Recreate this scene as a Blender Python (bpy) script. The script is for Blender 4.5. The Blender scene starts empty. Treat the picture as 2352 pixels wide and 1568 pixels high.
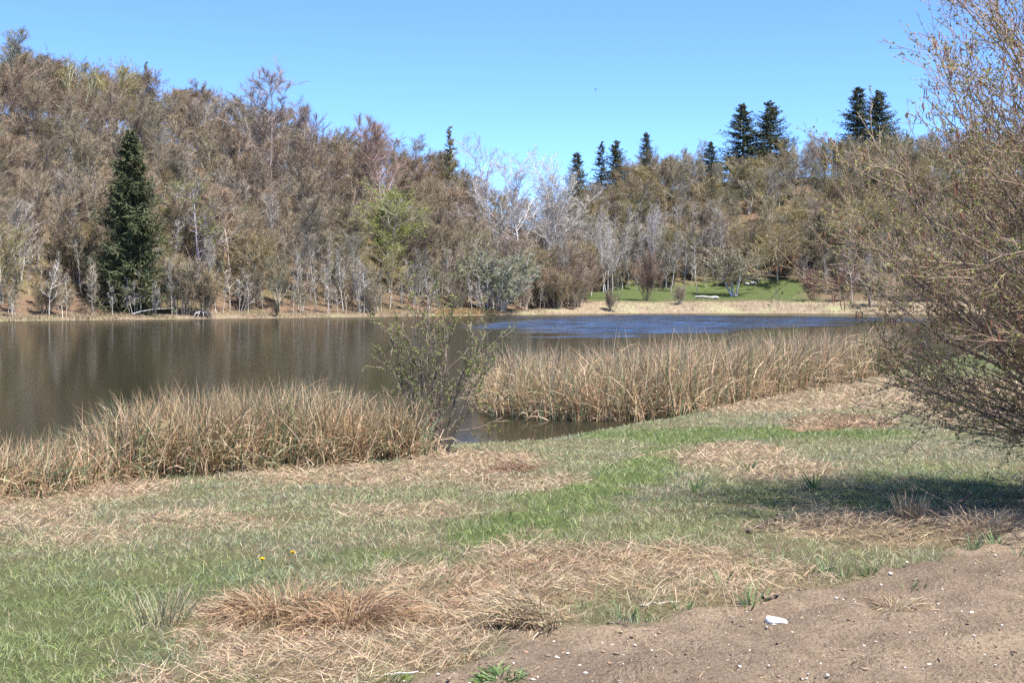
import bpy, math, random
import numpy as np
from mathutils import Vector

random.seed(7)
R0 = np.random.RandomState(11)
scene = bpy.context.scene
COL = scene.collection

# ------------------------------------------------------------------ camera
EYE = 2.65            # metres above the lake
FPX = 3000.0          # focal length in units of a 2352 px wide frame
HZ = 683.0            # horizon row in a 1568 px high frame
CX = 1176.0
cam_d = bpy.data.cameras.new('camera')
cam_d.sensor_width = 36.0
cam_d.lens = 36.0 * FPX / 2352.0
cam_d.shift_y = -(784.0 - HZ) / 2352.0
cam_d.clip_start = 0.1
cam_d.clip_end = 6000.0
cam = bpy.data.objects.new('camera', cam_d)
COL.objects.link(cam)
cam.location = (0, 0, EYE)
cam.rotation_euler = (math.radians(90), 0, 0)
scene.camera = cam

# ------------------------------------------------------------------ light
SUN_H = Vector((0.64, -0.48, 0)).normalized()
SUN_EL = math.radians(63)
sun_vec = Vector((SUN_H.x * math.cos(SUN_EL), SUN_H.y * math.cos(SUN_EL), math.sin(SUN_EL)))
world = bpy.data.worlds.new('World')
scene.world = world
world.use_nodes = True
wn = world.node_tree
for n in list(wn.nodes):
    wn.nodes.remove(n)
wo = wn.nodes.new('ShaderNodeOutputWorld')
wb = wn.nodes.new('ShaderNodeBackground')
ws = wn.nodes.new('ShaderNodeTexSky')
ws.sky_type = 'NISHITA'
ws.sun_disc = False
ws.sun_elevation = SUN_EL
ws.sun_rotation = math.atan2(sun_vec.x, sun_vec.y)
ws.altitude = 3000
ws.air_density = 0.75
ws.dust_density = 0.0
ws.ozone_density = 10.0
wb.inputs['Strength'].default_value = 0.122
wn.links.new(ws.outputs[0], wb.inputs[0])
wn.links.new(wb.outputs[0], wo.inputs[0])
sun_d = bpy.data.lights.new('sun', 'SUN')
sun_d.energy = 4.4
sun_d.angle = math.radians(0.53)
sun_d.color = (1.0, 0.945, 0.87)
sun = bpy.data.objects.new('sun', sun_d)
COL.objects.link(sun)
sun.location = (-30, 10, 60)
sun.rotation_euler = (-sun_vec).to_track_quat('-Z', 'Y').to_euler()
scene.view_settings.view_transform = 'Standard'
scene.view_settings.look = 'None'
scene.view_settings.gamma = 1.0
scene.view_settings.use_curve_mapping = False
scene.view_settings.exposure = 1.55
cy = scene.cycles
cy.max_bounces = 4
cy.diffuse_bounces = 2
cy.glossy_bounces = 2
cy.transmission_bounces = 3
cy.transparent_max_bounces = 4
cy.use_denoising = False
cy.use_adaptive_sampling = False
cy.sample_clamp_indirect = 4.0

# ------------------------------------------------------------------ helpers
def sm(t):
    t = np.clip(t, 0, 1)
    return t * t * (3 - 2 * t)

_TAB = np.random.RandomState(5).rand(256, 256)

def vnoise(x, y):
    xi = np.floor(x).astype(int); yi = np.floor(y).astype(int)
    fx = x - xi; fy = y - yi
    fx = fx * fx * (3 - 2 * fx); fy = fy * fy * (3 - 2 * fy)
    a = _TAB[xi & 255, yi & 255]; b = _TAB[(xi + 1) & 255, yi & 255]
    c = _TAB[xi & 255, (yi + 1) & 255]; d = _TAB[(xi + 1) & 255, (yi + 1) & 255]
    return (a * (1 - fx) + b * fx) * (1 - fy) + (c * (1 - fx) + d * fx) * fy

def fbm(x, y, o=4):
    x = np.asarray(x, float); y = np.asarray(y, float)
    s = 0; a = 0.5; n = 0
    for k in range(o):
        s = s + a * vnoise(x * 2 ** k + 17.3 * k, y * 2 ** k + 9.1 * k)
        n += a; a *= 0.5
    return s / n

def make_mesh(name, V, F, mats=(), mi=None, attrs=None, smooth=False):
    """V (n,3); F a list of face arrays, each (m,3) or (m,4); mi one material index per face array or array; attrs {name: (n,) or (n,3)}"""
    me = bpy.data.meshes.new(name)
    V = np.ascontiguousarray(V, np.float32)
    if not isinstance(F, (list, tuple)):
        F = [F]
    F = [np.asarray(f, np.int32) for f in F]
    keep = [i for i, f in enumerate(F) if len(f)]
    loops = np.concatenate([F[i].ravel() for i in keep])
    sizes = np.concatenate([np.full(len(F[i]), F[i].shape[1], np.int32) for i in keep])
    starts = np.concatenate([[0], np.cumsum(sizes)[:-1]]).astype(np.int32)
    me.vertices.add(len(V)); me.vertices.foreach_set('co', V.ravel())
    me.loops.add(len(loops)); me.loops.foreach_set('vertex_index', loops)
    me.polygons.add(len(sizes)); me.polygons.foreach_set('loop_start', starts)
    try:
        me.polygons.foreach_set('loop_total', sizes)
    except Exception:
        pass
    for m in mats:
        me.materials.append(m)
    if mi is not None:
        arr = np.concatenate([np.full(len(F[i]), mi[i], np.int32) if np.isscalar(mi[i]) else np.asarray(mi[i], np.int32) for i in keep])
        me.polygons.foreach_set('material_index', arr)
    if smooth:
        me.polygons.foreach_set('use_smooth', np.ones(len(sizes), bool))
    if attrs:
        for k, a in attrs.items():
            a = np.asarray(a, np.float32)
            if a.ndim == 1:
                at = me.attributes.new(k, 'FLOAT', 'POINT'); at.data.foreach_set('value', a)
            else:
                at = me.attributes.new(k, 'FLOAT_COLOR', 'POINT')
                at.data.foreach_set('color', np.concatenate([a, np.ones((len(a), 1), np.float32)], 1).ravel())
    me.update(calc_edges=True)
    return me

class Acc:
    """collects vertex / face blocks into one mesh"""
    def __init__(s):
        s.V = []; s.F = []; s.M = []; s.C = []; s.n = 0
    def add(s, V, Fs, m=0, col=None):
        V = np.asarray(V).reshape(-1, 3)
        if len(V) == 0:
            return
        for f in (Fs if isinstance(Fs, list) else [Fs]):
            s.F.append(np.asarray(f) + s.n); s.M.append(m)
        if col is None:
            col = np.ones((len(V), 3)) * 0.5
        s.C.append(np.broadcast_to(np.asarray(col, float), (len(V), 3)))
        s.V.append(V); s.n += len(V)
    def mesh(s, name, mats, smooth=False, color=False):
        return make_mesh(name, np.concatenate(s.V), s.F, mats, s.M, {'col': np.concatenate(s.C)} if color else None, smooth)

def unit(v):
    return v / np.maximum(np.linalg.norm(v, axis=-1, keepdims=True), 1e-9)

def frames(P):
    T = np.empty_like(P)
    T[:, 1:-1] = P[:, 2:] - P[:, :-2]; T[:, 0] = P[:, 1] - P[:, 0]; T[:, -1] = P[:, -1] - P[:, -2]
    T = unit(T)
    ref = np.where(np.abs(T[:, :1, 2:3]) > 0.9, np.array([1.0, 0.2, 0]), np.array([0, 0, 1.0]))
    ref = np.broadcast_to(ref, T.shape)
    A = unit(np.cross(T, ref)); B = np.cross(T, A)
    return T, A, B

def tubes(P, Rd, n=5):
    """P (b,k,3), Rd (b,k) -> verts, quads"""
    b, k, _ = P.shape
    if b == 0:
        return np.zeros((0, 3)), np.zeros((0, 4), int)
    T, A, B = frames(P)
    th = np.arange(n) * 2 * np.pi / n
    V = P[:, :, None] + Rd[:, :, None, None] * (A[:, :, None] * np.cos(th)[None, None, :, None] + B[:, :, None] * np.sin(th)[None, None, :, None])
    i = np.arange(b)[:, None, None] * k * n; j = np.arange(k - 1)[None, :, None] * n
    q = np.arange(n)[None, None, :]; q2 = (q + 1) % n
    F = np.stack([i + j + q, i + j + q2, i + j + n + q2, i + j + n + q], -1).reshape(-1, 4)
    return V.reshape(-1, 3), F

def ribbons(P, W, rng, side=None, pointed=True):
    """flat tapering strips; P (b,k,3), W (b,k) half widths -> verts, [quads, tris]"""
    b, k, _ = P.shape
    T, A, B = frames(P)
    if side is None:
        ph = rng.rand(b, 1, 1) * 2 * np.pi
        S = A * np.cos(ph) + B * np.sin(ph)
    else:
        S = unit(np.cross(T, side[:, None, :]))
    L = P - S * W[:, :, None]; Rr = P + S * W[:, :, None]
    if pointed:
        m = 2 * (k - 1) + 1
        V = np.empty((b, m, 3))
        V[:, 0:-1:2] = L[:, :-1]; V[:, 1:-1:2] = Rr[:, :-1]; V[:, -1] = P[:, -1]
        base = np.arange(b)[:, None] * m
        j = np.arange(k - 2)[None, :] * 2
        Q = np.stack([base + j, base + j + 1, base + j + 3, base + j + 2], -1).reshape(-1, 4)
        t0 = base[:, 0] + 2 * (k - 2)
        Tn = np.stack([t0, t0 + 1, t0 + 2], -1)
        return V.reshape(-1, 3), [Q, Tn], m
    m = 2 * k
    V = np.empty((b, m, 3)); V[:, 0::2] = L; V[:, 1::2] = Rr
    base = np.arange(b)[:, None] * m; j = np.arange(k - 1)[None, :] * 2
    Q = np.stack([base + j, base + j + 1, base + j + 3, base + j + 2], -1).reshape(-1, 4)
    return V.reshape(-1, 3), [Q], m

def leaves(P, size, rng, up=0.3):
    """small folded leaves: two triangles each"""
    b = len(P)
    d = unit(rng.randn(b, 3) + np.array([0, 0, up])); s = unit(np.cross(d, rng.randn(b, 3)))
    sz = (size * (0.6 + 0.8 * rng.rand(b)))[:, None]
    n = np.cross(d, s)
    V = np.stack([P, P + d * sz * 0.55 + s * sz * 0.32 + n * sz * 0.12, P + d * sz, P + d * sz * 0.55 - s * sz * 0.32 + n * sz * 0.12], 1)
    i = np.arange(b) * 4
    return V.reshape(-1, 3), np.concatenate([np.stack([i, i + 1, i + 2], -1), np.stack([i, i + 2, i + 3], -1)])

def blobs(P, size, rng, flat=0.6):
    """low-poly irregular pebbles / clods (octahedra with jitter, subdivided once by hand)"""
    oc = np.array([[1, 0, 0], [-1, 0, 0], [0, 1, 0], [0, -1, 0], [0, 0, 1], [0, 0, -1]], float)
    of = np.array([[0, 2, 4], [2, 1, 4], [1, 3, 4], [3, 0, 4], [2, 0, 5], [1, 2, 5], [3, 1, 5], [0, 3, 5]])
    v = list(oc); mid = {}; f2 = []
    def m(a, b):
        k = (min(a, b), max(a, b))
        if k not in mid:
            mid[k] = len(v); p = oc[a] + oc[b]; v.append(p / np.linalg.norm(p))
        return mid[k]
    for a, b, c in of:
        ab, bc, ca = m(a, b), m(b, c), m(c, a)
        f2 += [[a, ab, ca], [ab, b, bc], [ca, bc, c], [ab, bc, ca]]
    v = np.array(v); f2 = np.array(f2)
    b = len(P)
    rot = rng.rand(b) * 6.28
    V = v[None] * (0.72 + 0.5 * rng.rand(b, len(v), 1))
    V = V * np.stack([0.7 + 0.8 * rng.rand(b), 0.7 + 0.6 * rng.rand(b), flat * (0.6 + 0.7 * rng.rand(b))], -1)[:, None]
    c, s = np.cos(rot)[:, None], np.sin(rot)[:, None]
    V = np.stack([V[..., 0] * c - V[..., 1] * s, V[..., 0] * s + V[..., 1] * c, V[..., 2]], -1)
    V = V * np.asarray(size).reshape(-1, 1, 1) + P[:, None]
    F = (f2[None] + (np.arange(b) * len(v))[:, None, None]).reshape(-1, 3)
    return V.reshape(-1, 3), F, len(v)

def children(P, Rd, n, t0, t1, ang, ang_sd, length, k, rng, up=0.0, wander=0.12, ratio=0.5, tip=0.3, taper=0.5, keep=None, lsd=0.25):
    """branches growing from the branches P (b,kp,3): returns (b*n,k,3), (b*n,k). length: a number or one per parent"""
    b, kp, _ = P.shape
    t = t0 + (t1 - t0) * ((np.arange(n)[None] + rng.rand(b, n)) / n)
    f = np.clip(t * (kp - 1), 0, kp - 1.001); i = f.astype(int); w = (f - i)[..., None]
    bi = np.arange(b)[:, None]
    pos = P[bi, i] * (1 - w) + P[bi, i + 1] * w
    tan = unit(P[bi, i + 1] - P[bi, i])
    r0 = (Rd[bi, i] * (1 - w[..., 0]) + Rd[bi, i + 1] * w[..., 0]) * ratio
    pos = pos.reshape(-1, 3); tan = tan.reshape(-1, 3); r0 = r0.reshape(-1); tt = t.reshape(-1)
    m = len(pos)
    q = unit(np.cross(tan, rng.randn(m, 3)))
    a = np.radians(ang + ang_sd * rng.randn(m))[:, None]
    d = unit(np.cos(a) * tan + np.sin(a) * q)
    L = np.repeat(np.broadcast_to(np.asarray(length, float), (b,)), n) * (1 - taper * (tt - t0) / max(t1 - t0, 1e-6)) * np.clip(1 + lsd * rng.randn(m), 0.35, 1.8)
    out = np.empty((m, k, 3)); out[:, 0] = pos
    for j in range(1, k):
        d = unit(d + np.array([0, 0, up]) + wander * rng.randn(m, 3))
        out[:, j] = out[:, j - 1] + d * (L / (k - 1))[:, None]
    rr = r0[:, None] * (1 - (1 - tip) * np.linspace(0, 1, k)[None])
    if keep is not None:
        s = rng.rand(m) < keep
        return out[s], rr[s]
    return out, rr

def along(P, n, rng, t0=0.1, t1=1.0):
    b, kp, _ = P.shape
    t = t0 + (t1 - t0) * rng.rand(b, n)
    f = np.clip(t * (kp - 1), 0, kp - 1.001); i = f.astype(int); w = (f - i)[..., None]
    bi = np.arange(b)[:, None]
    return (P[bi, i] * (1 - w) + P[bi, i + 1] * w).reshape(-1, 3)

def obj(name, me, parent=None, loc=None, kind=None, label=None, cat=None, group=None):
    o = bpy.data.objects.new(name, me)
    COL.objects.link(o)
    if parent is not None:
        o.parent = parent
    if loc is not None:
        o.location = loc
    if kind: o['kind'] = kind
    if label: o['label'] = label
    if cat: o['category'] = cat
    if group: o['group'] = group
    return o

# ------------------------------------------------------------------ materials
def new_mat(name):
    m = bpy.data.materials.new(name); m.use_nodes = True
    nt = m.node_tree
    for n in list(nt.nodes):
        nt.nodes.remove(n)
    out = nt.nodes.new('ShaderNodeOutputMaterial')
    return m, nt, out

def nd(nt, typ, **kw):
    n = nt.nodes.new(typ)
    for k, v in kw.items():
        setattr(n, k, v)
    return n

def mixc(nt, a, b, fac, blend='MIX'):
    n = nt.nodes.new('ShaderNodeMix'); n.data_type = 'RGBA'; n.blend_type = blend
    for s, v in ((6, a), (7, b), (0, fac)):
        if hasattr(v, 'links') or hasattr(v, 'is_linked'):
            nt.links.new(v, n.inputs[s])
        elif isinstance(v, (tuple, list)):
            n.inputs[s].default_value = (*v, 1)
        else:
            n.inputs[s].default_value = v
    return n.outputs[2]

def noise(nt, scale, detail=3, rough=0.55, coord=None, dist=0.0):
    n = nt.nodes.new('ShaderNodeTexNoise')
    n.inputs['Scale'].default_value = scale; n.inputs['Detail'].default_value = detail
    n.inputs['Roughness'].default_value = rough; n.inputs['Distortion'].default_value = dist
    if coord is not None:
        nt.links.new(coord, n.inputs['Vector'])
    return n

def ramp(nt, src, lo, hi, a=0.0, b=1.0):
    n = nt.nodes.new('ShaderNodeMapRange'); n.clamp = True
    n.inputs[1].default_value = lo; n.inputs[2].default_value = hi
    n.inputs[3].default_value = a; n.inputs[4].default_value = b
    nt.links.new(src, n.inputs[0])
    return n.outputs[0]

def bark_mat(name, c1, c2, scale=1.5, rough=0.85, tint=True):
    m, nt, out = new_mat(name)
    tc = nd(nt, 'ShaderNodeTexCoord')
    n = noise(nt, scale, 4, 0.6, tc.outputs['Object'])
    oi = nd(nt, 'ShaderNodeObjectInfo')
    c = mixc(nt, c1, c2, ramp(nt, n.outputs[0], 0.35, 0.68))
    if tint:
        c = mixc(nt, c, oi.outputs['Color'], 1.0, 'MULTIPLY')
    p = nd(nt, 'ShaderNodeBsdfPrincipled')
    p.inputs['Roughness'].default_value = rough
    p.inputs['Specular IOR Level'].default_value = 0.25
    nt.links.new(c, p.inputs['Base Color']); nt.links.new(p.outputs[0], out.inputs[0])
    return m

def leaf_mat(name, c1, c2, trans=0.4, scale=0.8, tint=True, rough=0.55):
    m, nt, out = new_mat(name)
    tc = nd(nt, 'ShaderNodeTexCoord')
    n = noise(nt, scale, 3, 0.6, tc.outputs['Object'])
    c = mixc(nt, c1, c2, ramp(nt, n.outputs[0], 0.35, 0.65))
    if tint:
        oi = nd(nt, 'ShaderNodeObjectInfo')
        c = mixc(nt, c, oi.outputs['Color'], 1.0, 'MULTIPLY')
    p = nd(nt, 'ShaderNodeBsdfPrincipled')
    p.inputs['Roughness'].default_value = rough; p.inputs['Specular IOR Level'].default_value = 0.3
    t = nd(nt, 'ShaderNodeBsdfTranslucent'); mx = nd(nt, 'ShaderNodeMixShader'); mx.inputs[0].default_value = trans
    nt.links.new(c, p.inputs['Base Color']); nt.links.new(c, t.inputs[0])
    nt.links.new(p.outputs[0], mx.inputs[1]); nt.links.new(t.outputs[0], mx.inputs[2]); nt.links.new(mx.outputs[0], out.inputs[0])
    return m

def blade_mat(name, trans=0.35, rough=0.5, spec=0.3):
    """colour of every blade comes with the blade"""
    m, nt, out = new_mat(name)
    a = nd(nt, 'ShaderNodeAttribute', attribute_name='col')
    p = nd(nt, 'ShaderNodeBsdfPrincipled')
    p.inputs['Roughness'].default_value = rough; p.inputs['Specular IOR Level'].default_value = spec
    t = nd(nt, 'ShaderNodeBsdfTranslucent'); mx = nd(nt, 'ShaderNodeMixShader'); mx.inputs[0].default_value = trans
    nt.links.new(a.outputs[0], p.inputs['Base Color']); nt.links.new(a.outputs[0], t.inputs[0])
    nt.links.new(p.outputs[0], mx.inputs[1]); nt.links.new(t.outputs[0], mx.inputs[2]); nt.links.new(mx.outputs[0], out.inputs[0])
    return m

M = {}
M['blade'] = blade_mat('grass_blade', 0.38)
M['dry_blade'] = blade_mat('dry_blade', 0.28, 0.6)
M['reed_blade'] = blade_mat('reed_blade', 0.25, 0.5)
M['beech_bark'] = bark_mat('beech_bark', (0.50, 0.47, 0.42), (0.24, 0.22, 0.19), 1.2)
M['beech_twig'] = bark_mat('beech_twig', (0.225, 0.185, 0.130), (0.28, 0.235, 0.172), 0.5)
M['grey_bark'] = bark_mat('grey_bark', (0.58, 0.56, 0.52), (0.26, 0.24, 0.215), 1.4)
M['grey_twig'] = bark_mat('grey_twig', (0.30, 0.265, 0.22), (0.23, 0.20, 0.155), 0.5)
M['white_bark'] = bark_mat('white_bark', (0.66, 0.64, 0.60), (0.30, 0.28, 0.25), 1.6)
M['white_twig'] = bark_mat('white_twig', (0.44, 0.40, 0.36), (0.34, 0.30, 0.26), 0.5)
M['olive_twig'] = bark_mat('olive_twig', (0.20, 0.165, 0.105), (0.25, 0.205, 0.13), 0.5)
M['olive_leaf'] = leaf_mat('olive_leaf', (0.22, 0.185, 0.055), (0.165, 0.15, 0.045), 0.3, 0.3)
M['lime_leaf'] = leaf_mat('lime_leaf', (0.245, 0.285, 0.07), (0.18, 0.215, 0.055), 0.4, 0.5)
M['willow_leaf'] = leaf_mat('willow_leaf', (0.25, 0.265, 0.175), (0.19, 0.205, 0.13), 0.3, 0.5)
M['catkin_leaf'] = leaf_mat('catkin_leaf', (0.29, 0.26, 0.16), (0.22, 0.19, 0.11), 0.3, 0.5)
M['red_twig'] = bark_mat('red_twig', (0.205, 0.155, 0.115), (0.26, 0.20, 0.15), 0.5)
M['spruce_needle'] = leaf_mat('spruce_needle', (0.050, 0.063, 0.030), (0.088, 0.100, 0.048), 0.15, 0.45, rough=0.9)
M['spruce_bark'] = bark_mat('spruce_bark', (0.16, 0.12, 0.09), (0.09, 0.07, 0.055), 2)
M['cone'] = bark_mat('spruce_cone', (0.24, 0.13, 0.06), (0.17, 0.09, 0.045), 2)
M['alder_bark'] = bark_mat('alder_bark', (0.20, 0.165, 0.135), (0.085, 0.065, 0.055), 6, 0.7)
M['alder_twig'] = bark_mat('alder_twig', (0.34, 0.265, 0.20), (0.19, 0.135, 0.10), 5, 0.6)
M['alder_leaf'] = leaf_mat('alder_leaf', (0.30, 0.31, 0.09), (0.21, 0.215, 0.075), 0.4, 3.0, rough=0.6)
M['sapling_leaf'] = leaf_mat('sapling_leaf', (0.22, 0.275, 0.07), (0.15, 0.195, 0.05), 0.4, 3.0, rough=0.6)
M['catkin'] = bark_mat('alder_catkin', (0.30, 0.13, 0.075), (0.22, 0.10, 0.065), 4)
M['drift'] = bark_mat('bleached_wood', (0.50, 0.48, 0.45), (0.34, 0.32, 0.29), 3)

M['dead_wood'] = bark_mat('dead_wood', (0.20, 0.15, 0.11), (0.11, 0.08, 0.06), 14)

def stone_mat(name, c1, c2, scale):
    m, nt, out = new_mat(name)
    tc = nd(nt, 'ShaderNodeTexCoord')
    n = noise(nt, scale, 6, 0.65, tc.outputs['Object'])
    c = mixc(nt, c1, c2, ramp(nt, n.outputs[0], 0.45, 0.75))
    p = nd(nt, 'ShaderNodeBsdfPrincipled'); p.inputs['Roughness'].default_value = 0.85
    bp = nd(nt, 'ShaderNodeBump'); bp.inputs['Strength'].default_value = 0.6; bp.inputs['Distance'].default_value = 0.012
    nt.links.new(n.outputs[0], bp.inputs['Height']); nt.links.new(bp.outputs[0], p.inputs['Normal'])
    nt.links.new(c, p.inputs['Base Color']); nt.links.new(p.outputs[0], out.inputs[0])
    return m
M['white_stone'] = stone_mat('white_limestone', (0.80, 0.75, 0.68), (0.62, 0.50, 0.38), 14)
M['pebble'] = stone_mat('pebble', (0.62, 0.58, 0.53), (0.40, 0.34, 0.28), 20)
M['far_stone'] = stone_mat('far_stone', (0.42, 0.40, 0.37), (0.26, 0.245, 0.22), 1.2)
M['dark_soil'] = stone_mat('dark_soil', (0.115, 0.082, 0.058), (0.06, 0.042, 0.03), 30)
M['petal'] = bark_mat('dandelion_petal', (0.85, 0.55, 0.02), (0.80, 0.45, 0.01), 30)
M['bird'] = bark_mat('bird_feather', (0.05, 0.045, 0.045), (0.09, 0.08, 0.075), 8)

# ------------------------------------------------------------------ the lie of the land
NEAR = np.array([(-250, 14), (-60, 14.5), (-25, 15.8), (-12, 17.3), (-6.5, 18.8), (-3, 21.4), (-1.1, 22.9), (0.2, 23.2), (1.45, 25.1), (3.7, 28.7), (9.3, 38.4), (13.2, 44.9), (20, 58), (30, 76), (48, 105), (75, 140), (100, 172)], float)
FAR = np.array([(105, 190), (85, 203), (59, 213), (40, 222), (24.5, 222), (10, 211), (0, 199), (-15, 184), (-32, 169), (-57, 147), (-90, 132), (-150, 120), (-250, 105)], float)
LAKE = np.concatenate([NEAR, FAR])

def seg_dist(x, y, poly, closed=False):
    pts = np.concatenate([poly, poly[:1]]) if closed else poly
    best = np.full(x.shape, 1e18)
    for a, b in zip(pts[:-1], pts[1:]):
        d = b - a
        t = np.clip(((x - a[0]) * d[0] + (y - a[1]) * d[1]) / (d @ d), 0, 1)
        best = np.minimum(best, (x - a[0] - t * d[0]) ** 2 + (y - a[1] - t * d[1]) ** 2)
    return np.sqrt(best)

def inside(x, y, poly):
    r = np.zeros(x.shape, bool)
    j = len(poly) - 1
    for i in range(len(poly)):
        xi, yi = poly[i]; xj, yj = poly[j]
        if yi != yj:
            r ^= ((yi > y) != (yj > y)) & (x < (xj - xi) * (y - yi) / (yj - yi) + xi)
        j = i
    return r

def ip(v, pts):
    p = np.array(pts, float)
    return np.interp(v, p[:, 0], p[:, 1])

RIDGE = [(-900, 40), (-200, 38.5), (0, 36.5), (250, 35), (480, 33), (620, 32), (760, 29.5), (900, 27.5), (1050, 24), (1180, 20), (1250, 18.5), (1330, 21), (1420, 26), (1600, 31.5), (1850, 35), (2050, 36), (2350, 38.5), (3200, 38)]

def height(x, y, fine=True):
    x = np.asarray(x, float); y = np.asarray(y, float)
    wob = 0.35 * (fbm(x * 0.45 + 3, y * 0.45, 3) - 0.5) * np.clip(y / 22, 0.4, 3)
    dn = seg_dist(x, y, NEAR); df = seg_dist(x, y, FAR)
    ins = inside(x, y, LAKE)
    zn = 0.02 + 0.13 * sm((dn + wob) / 0.9) + 0.90 * sm((dn + 1.0) / 17.5) ** 0.95
    px = CX + FPX * x / np.maximum(y, 20)
    lawn = sm((px - 1180) / 170)
    d0 = 3 + 36 * lawn
    t = np.clip((df - d0) / (85 - 20 * lawn), 0, 1.0)
    S = 0.55 * t + 0.45 * sm(t)
    zf = 0.04 + 0.50 * sm(df / 2.5) + lawn * (0.55 * sm(df / 9) + 0.07 * np.minimum(df, 46)) + ip(px, RIDGE) * S
    zf = zf + 1.2 * (fbm(x * 0.05, y * 0.05, 3) - 0.5) * sm(df / 25)
    zf = zf - np.clip(df - 130, 0, 400) * 0.05
    wn_ = df ** 4 / (dn ** 4 + df ** 4 + 1e-6)
    z = zn * wn_ + zf * (1 - wn_)
    if fine:
        amp = np.where(y < 80, 1.0, 0.4)
        z = z + amp * sm(dn / 1.5) * (0.09 * (fbm(x * 0.9, y * 0.9, 3) - 0.5) + 0.05 * (fbm(x * 3.1 + 7, y * 3.1, 2) - 0.5))
    dd = np.minimum(dn, df)
    zin = -0.03 - 0.9 * sm((dd - 0.05) / 6.0)
    return np.where(ins, zin, np.maximum(z, 0.015))

def gp(px, py):
    """the point of the meadow seen at column px, row py"""
    z = 0.5
    for _ in range(14):
        Y = (EYE - z) * FPX / (py - HZ); X = (px - CX) / FPX * Y
        z = 0.5 * z + 0.5 * float(height(np.array([X]), np.array([Y]))[0])
    return np.array([X, Y, float(height(np.array([X]), np.array([Y]))[0])])

_ys = np.linspace(60, 260, 801)
_pxs = np.linspace(-900, 3200, 206)
_shore = np.array([_ys[np.nonzero(inside((p - CX) / FPX * _ys, _ys, LAKE))[0].max()] if inside((p - CX) / FPX * _ys, _ys, LAKE).any() else 120.0 for p in _pxs])

def far_at(px, d):
    """a point on the far side, d metres behind the waterline along that line of sight"""
    Y = np.interp(px, _pxs, _shore) + d
    X = (px - CX) / FPX * Y
    return X, Y, float(height(np.array([X]), np.array([Y]))[0])

# what covers the near ground: soft patches (column, row, half width, half height, amount)
SOIL_EDGE = [(-800, 2600), (600, 1800), (820, 1606), (930, 1562), (1010, 1535), (1130, 1478), (1230, 1438), (1350, 1412), (1500, 1404), (1660, 1396), (1760, 1352), (1950, 1328), (2100, 1296), (2250, 1258), (2352, 1232), (2700, 1160), (3200, 1080)]
STRAW = [(1150, 1330, 300, 70, 1.0), (1420, 1300, 330, 50, .9), (1650, 1330, 260, 60, .9), (640, 1440, 300, 75, .95), (900, 1500, 260, 60, .9), (1150, 1420, 200, 50, .9), (2050, 1215, 280, 45, .9),
         (2300, 1200, 150, 40, .85), (130, 1120, 260, 40, .9), (60, 1180, 160, 40, .7), (850, 1090, 330, 26, .75), (1080, 1060, 170, 25, .8), (1230, 1110, 170, 28, .55), (1640, 1050, 180, 26, .75), (1780, 1090, 130, 24, .6),
         (1930, 968, 140, 14, 1.0), (1750, 925, 330, 24, .8), (2100, 905, 340, 40, .75), (2300, 950, 200, 40, .7), (480, 1200, 200, 22, .45), (930, 1180, 150, 26, .45), (150, 1240, 180, 26, .4), (1300, 1160, 120, 24, .35), (950, 1250, 140, 24, .3), (1750, 1200, 60, 24, .6), (2000, 1130, 90, 20, .4), (560, 1560, 320, 50, .8), (1240, 1265, 180, 30, .6)]
GREEN = [(1120, 1232, 110, 16, 1.5), (1215, 1198, 100, 15, 1.5), (1300, 1165, 90, 13, 1.5), (1375, 1132, 80, 12, 1.5), (1440, 1100, 75, 12, 1.5), (1495, 1068, 65, 11, 1.5), (1535, 1038, 60, 10, 1.5), (1580, 1014, 70, 9, 1.5), (1620, 998, 330, 15, 1.0), (1950, 995, 160, 10, 1.0), (1440, 1095, 110, 22, .9), (1300, 1160, 130, 26, .7), (1180, 1215, 160, 26, .7), (900, 1290, 220, 40, .6), (150, 1420, 320, 130, .5), (60, 1530, 220, 60, .6),
         (1680, 1150, 160, 40, .35), (1500, 1215, 160, 30, .3), (2150, 1130, 250, 50, .5), (2200, 840, 200, 25, .6), (420, 1320, 260, 50, .45), (470, 1560, 90, 20, .6)]

def patches(px, py, lst):
    v = np.zeros(px.shape)
    for cx, cy_, rx, ry, a in lst:
        q = ((px - cx) / rx) ** 2 + ((py - cy_) / ry) ** 2
        v = np.maximum(v, a * sm(1.35 - 0.85 * q))
    return v

def cover(x, y, z):
    """amounts of bare soil, straw and fresh green at ground points"""
    yy = np.maximum(y, 0.5)
    n1 = fbm(x * 1.1, y * 1.1, 4) - 0.5; n2 = fbm(x * 1.7 + 31, y * 1.7 + 5, 4) - 0.5
    px = CX + FPX * x / yy + n1 * 900 / yy
    py = HZ + FPX * (EYE - z) / yy + n2 * 520 / yy
    edge = ip(px, SOIL_EDGE)
    soil = sm((py - edge + 8 + n2 * 60) / 34)
    soil = np.where(y < 1.0, np.maximum(soil, (x > -0.5) * 1.0), soil)
    st = np.clip(patches(px, py, STRAW) + 0.75 * n2 - 0.06, 0, 1)
    gr = np.clip(patches(px, py, GREEN) + 0.55 * n1, 0, 1)
    near = y < 90
    return soil * near, st * (1 - soil) * (1 - 0.7 * np.clip(gr, 0, 1)) * near, gr * (1 - soil) * near

def relief(x, y, so):
    return np.where(y < 20, so * (0.06 * (fbm(x * 5.5, y * 5.5, 4) - 0.5) + 0.05 * np.maximum(fbm(x * 9, y * 9, 3) - 0.5, 0) * 3), 0)

def gs(px, py):
    """like gp, on top of the soil's own relief"""
    g = gp(px, py); x, y = g[:1], g[1:2]
    so = cover(x, y, g[2:3])[0]
    g[2] += float(relief(x, y, so)[0])
    return g

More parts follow.
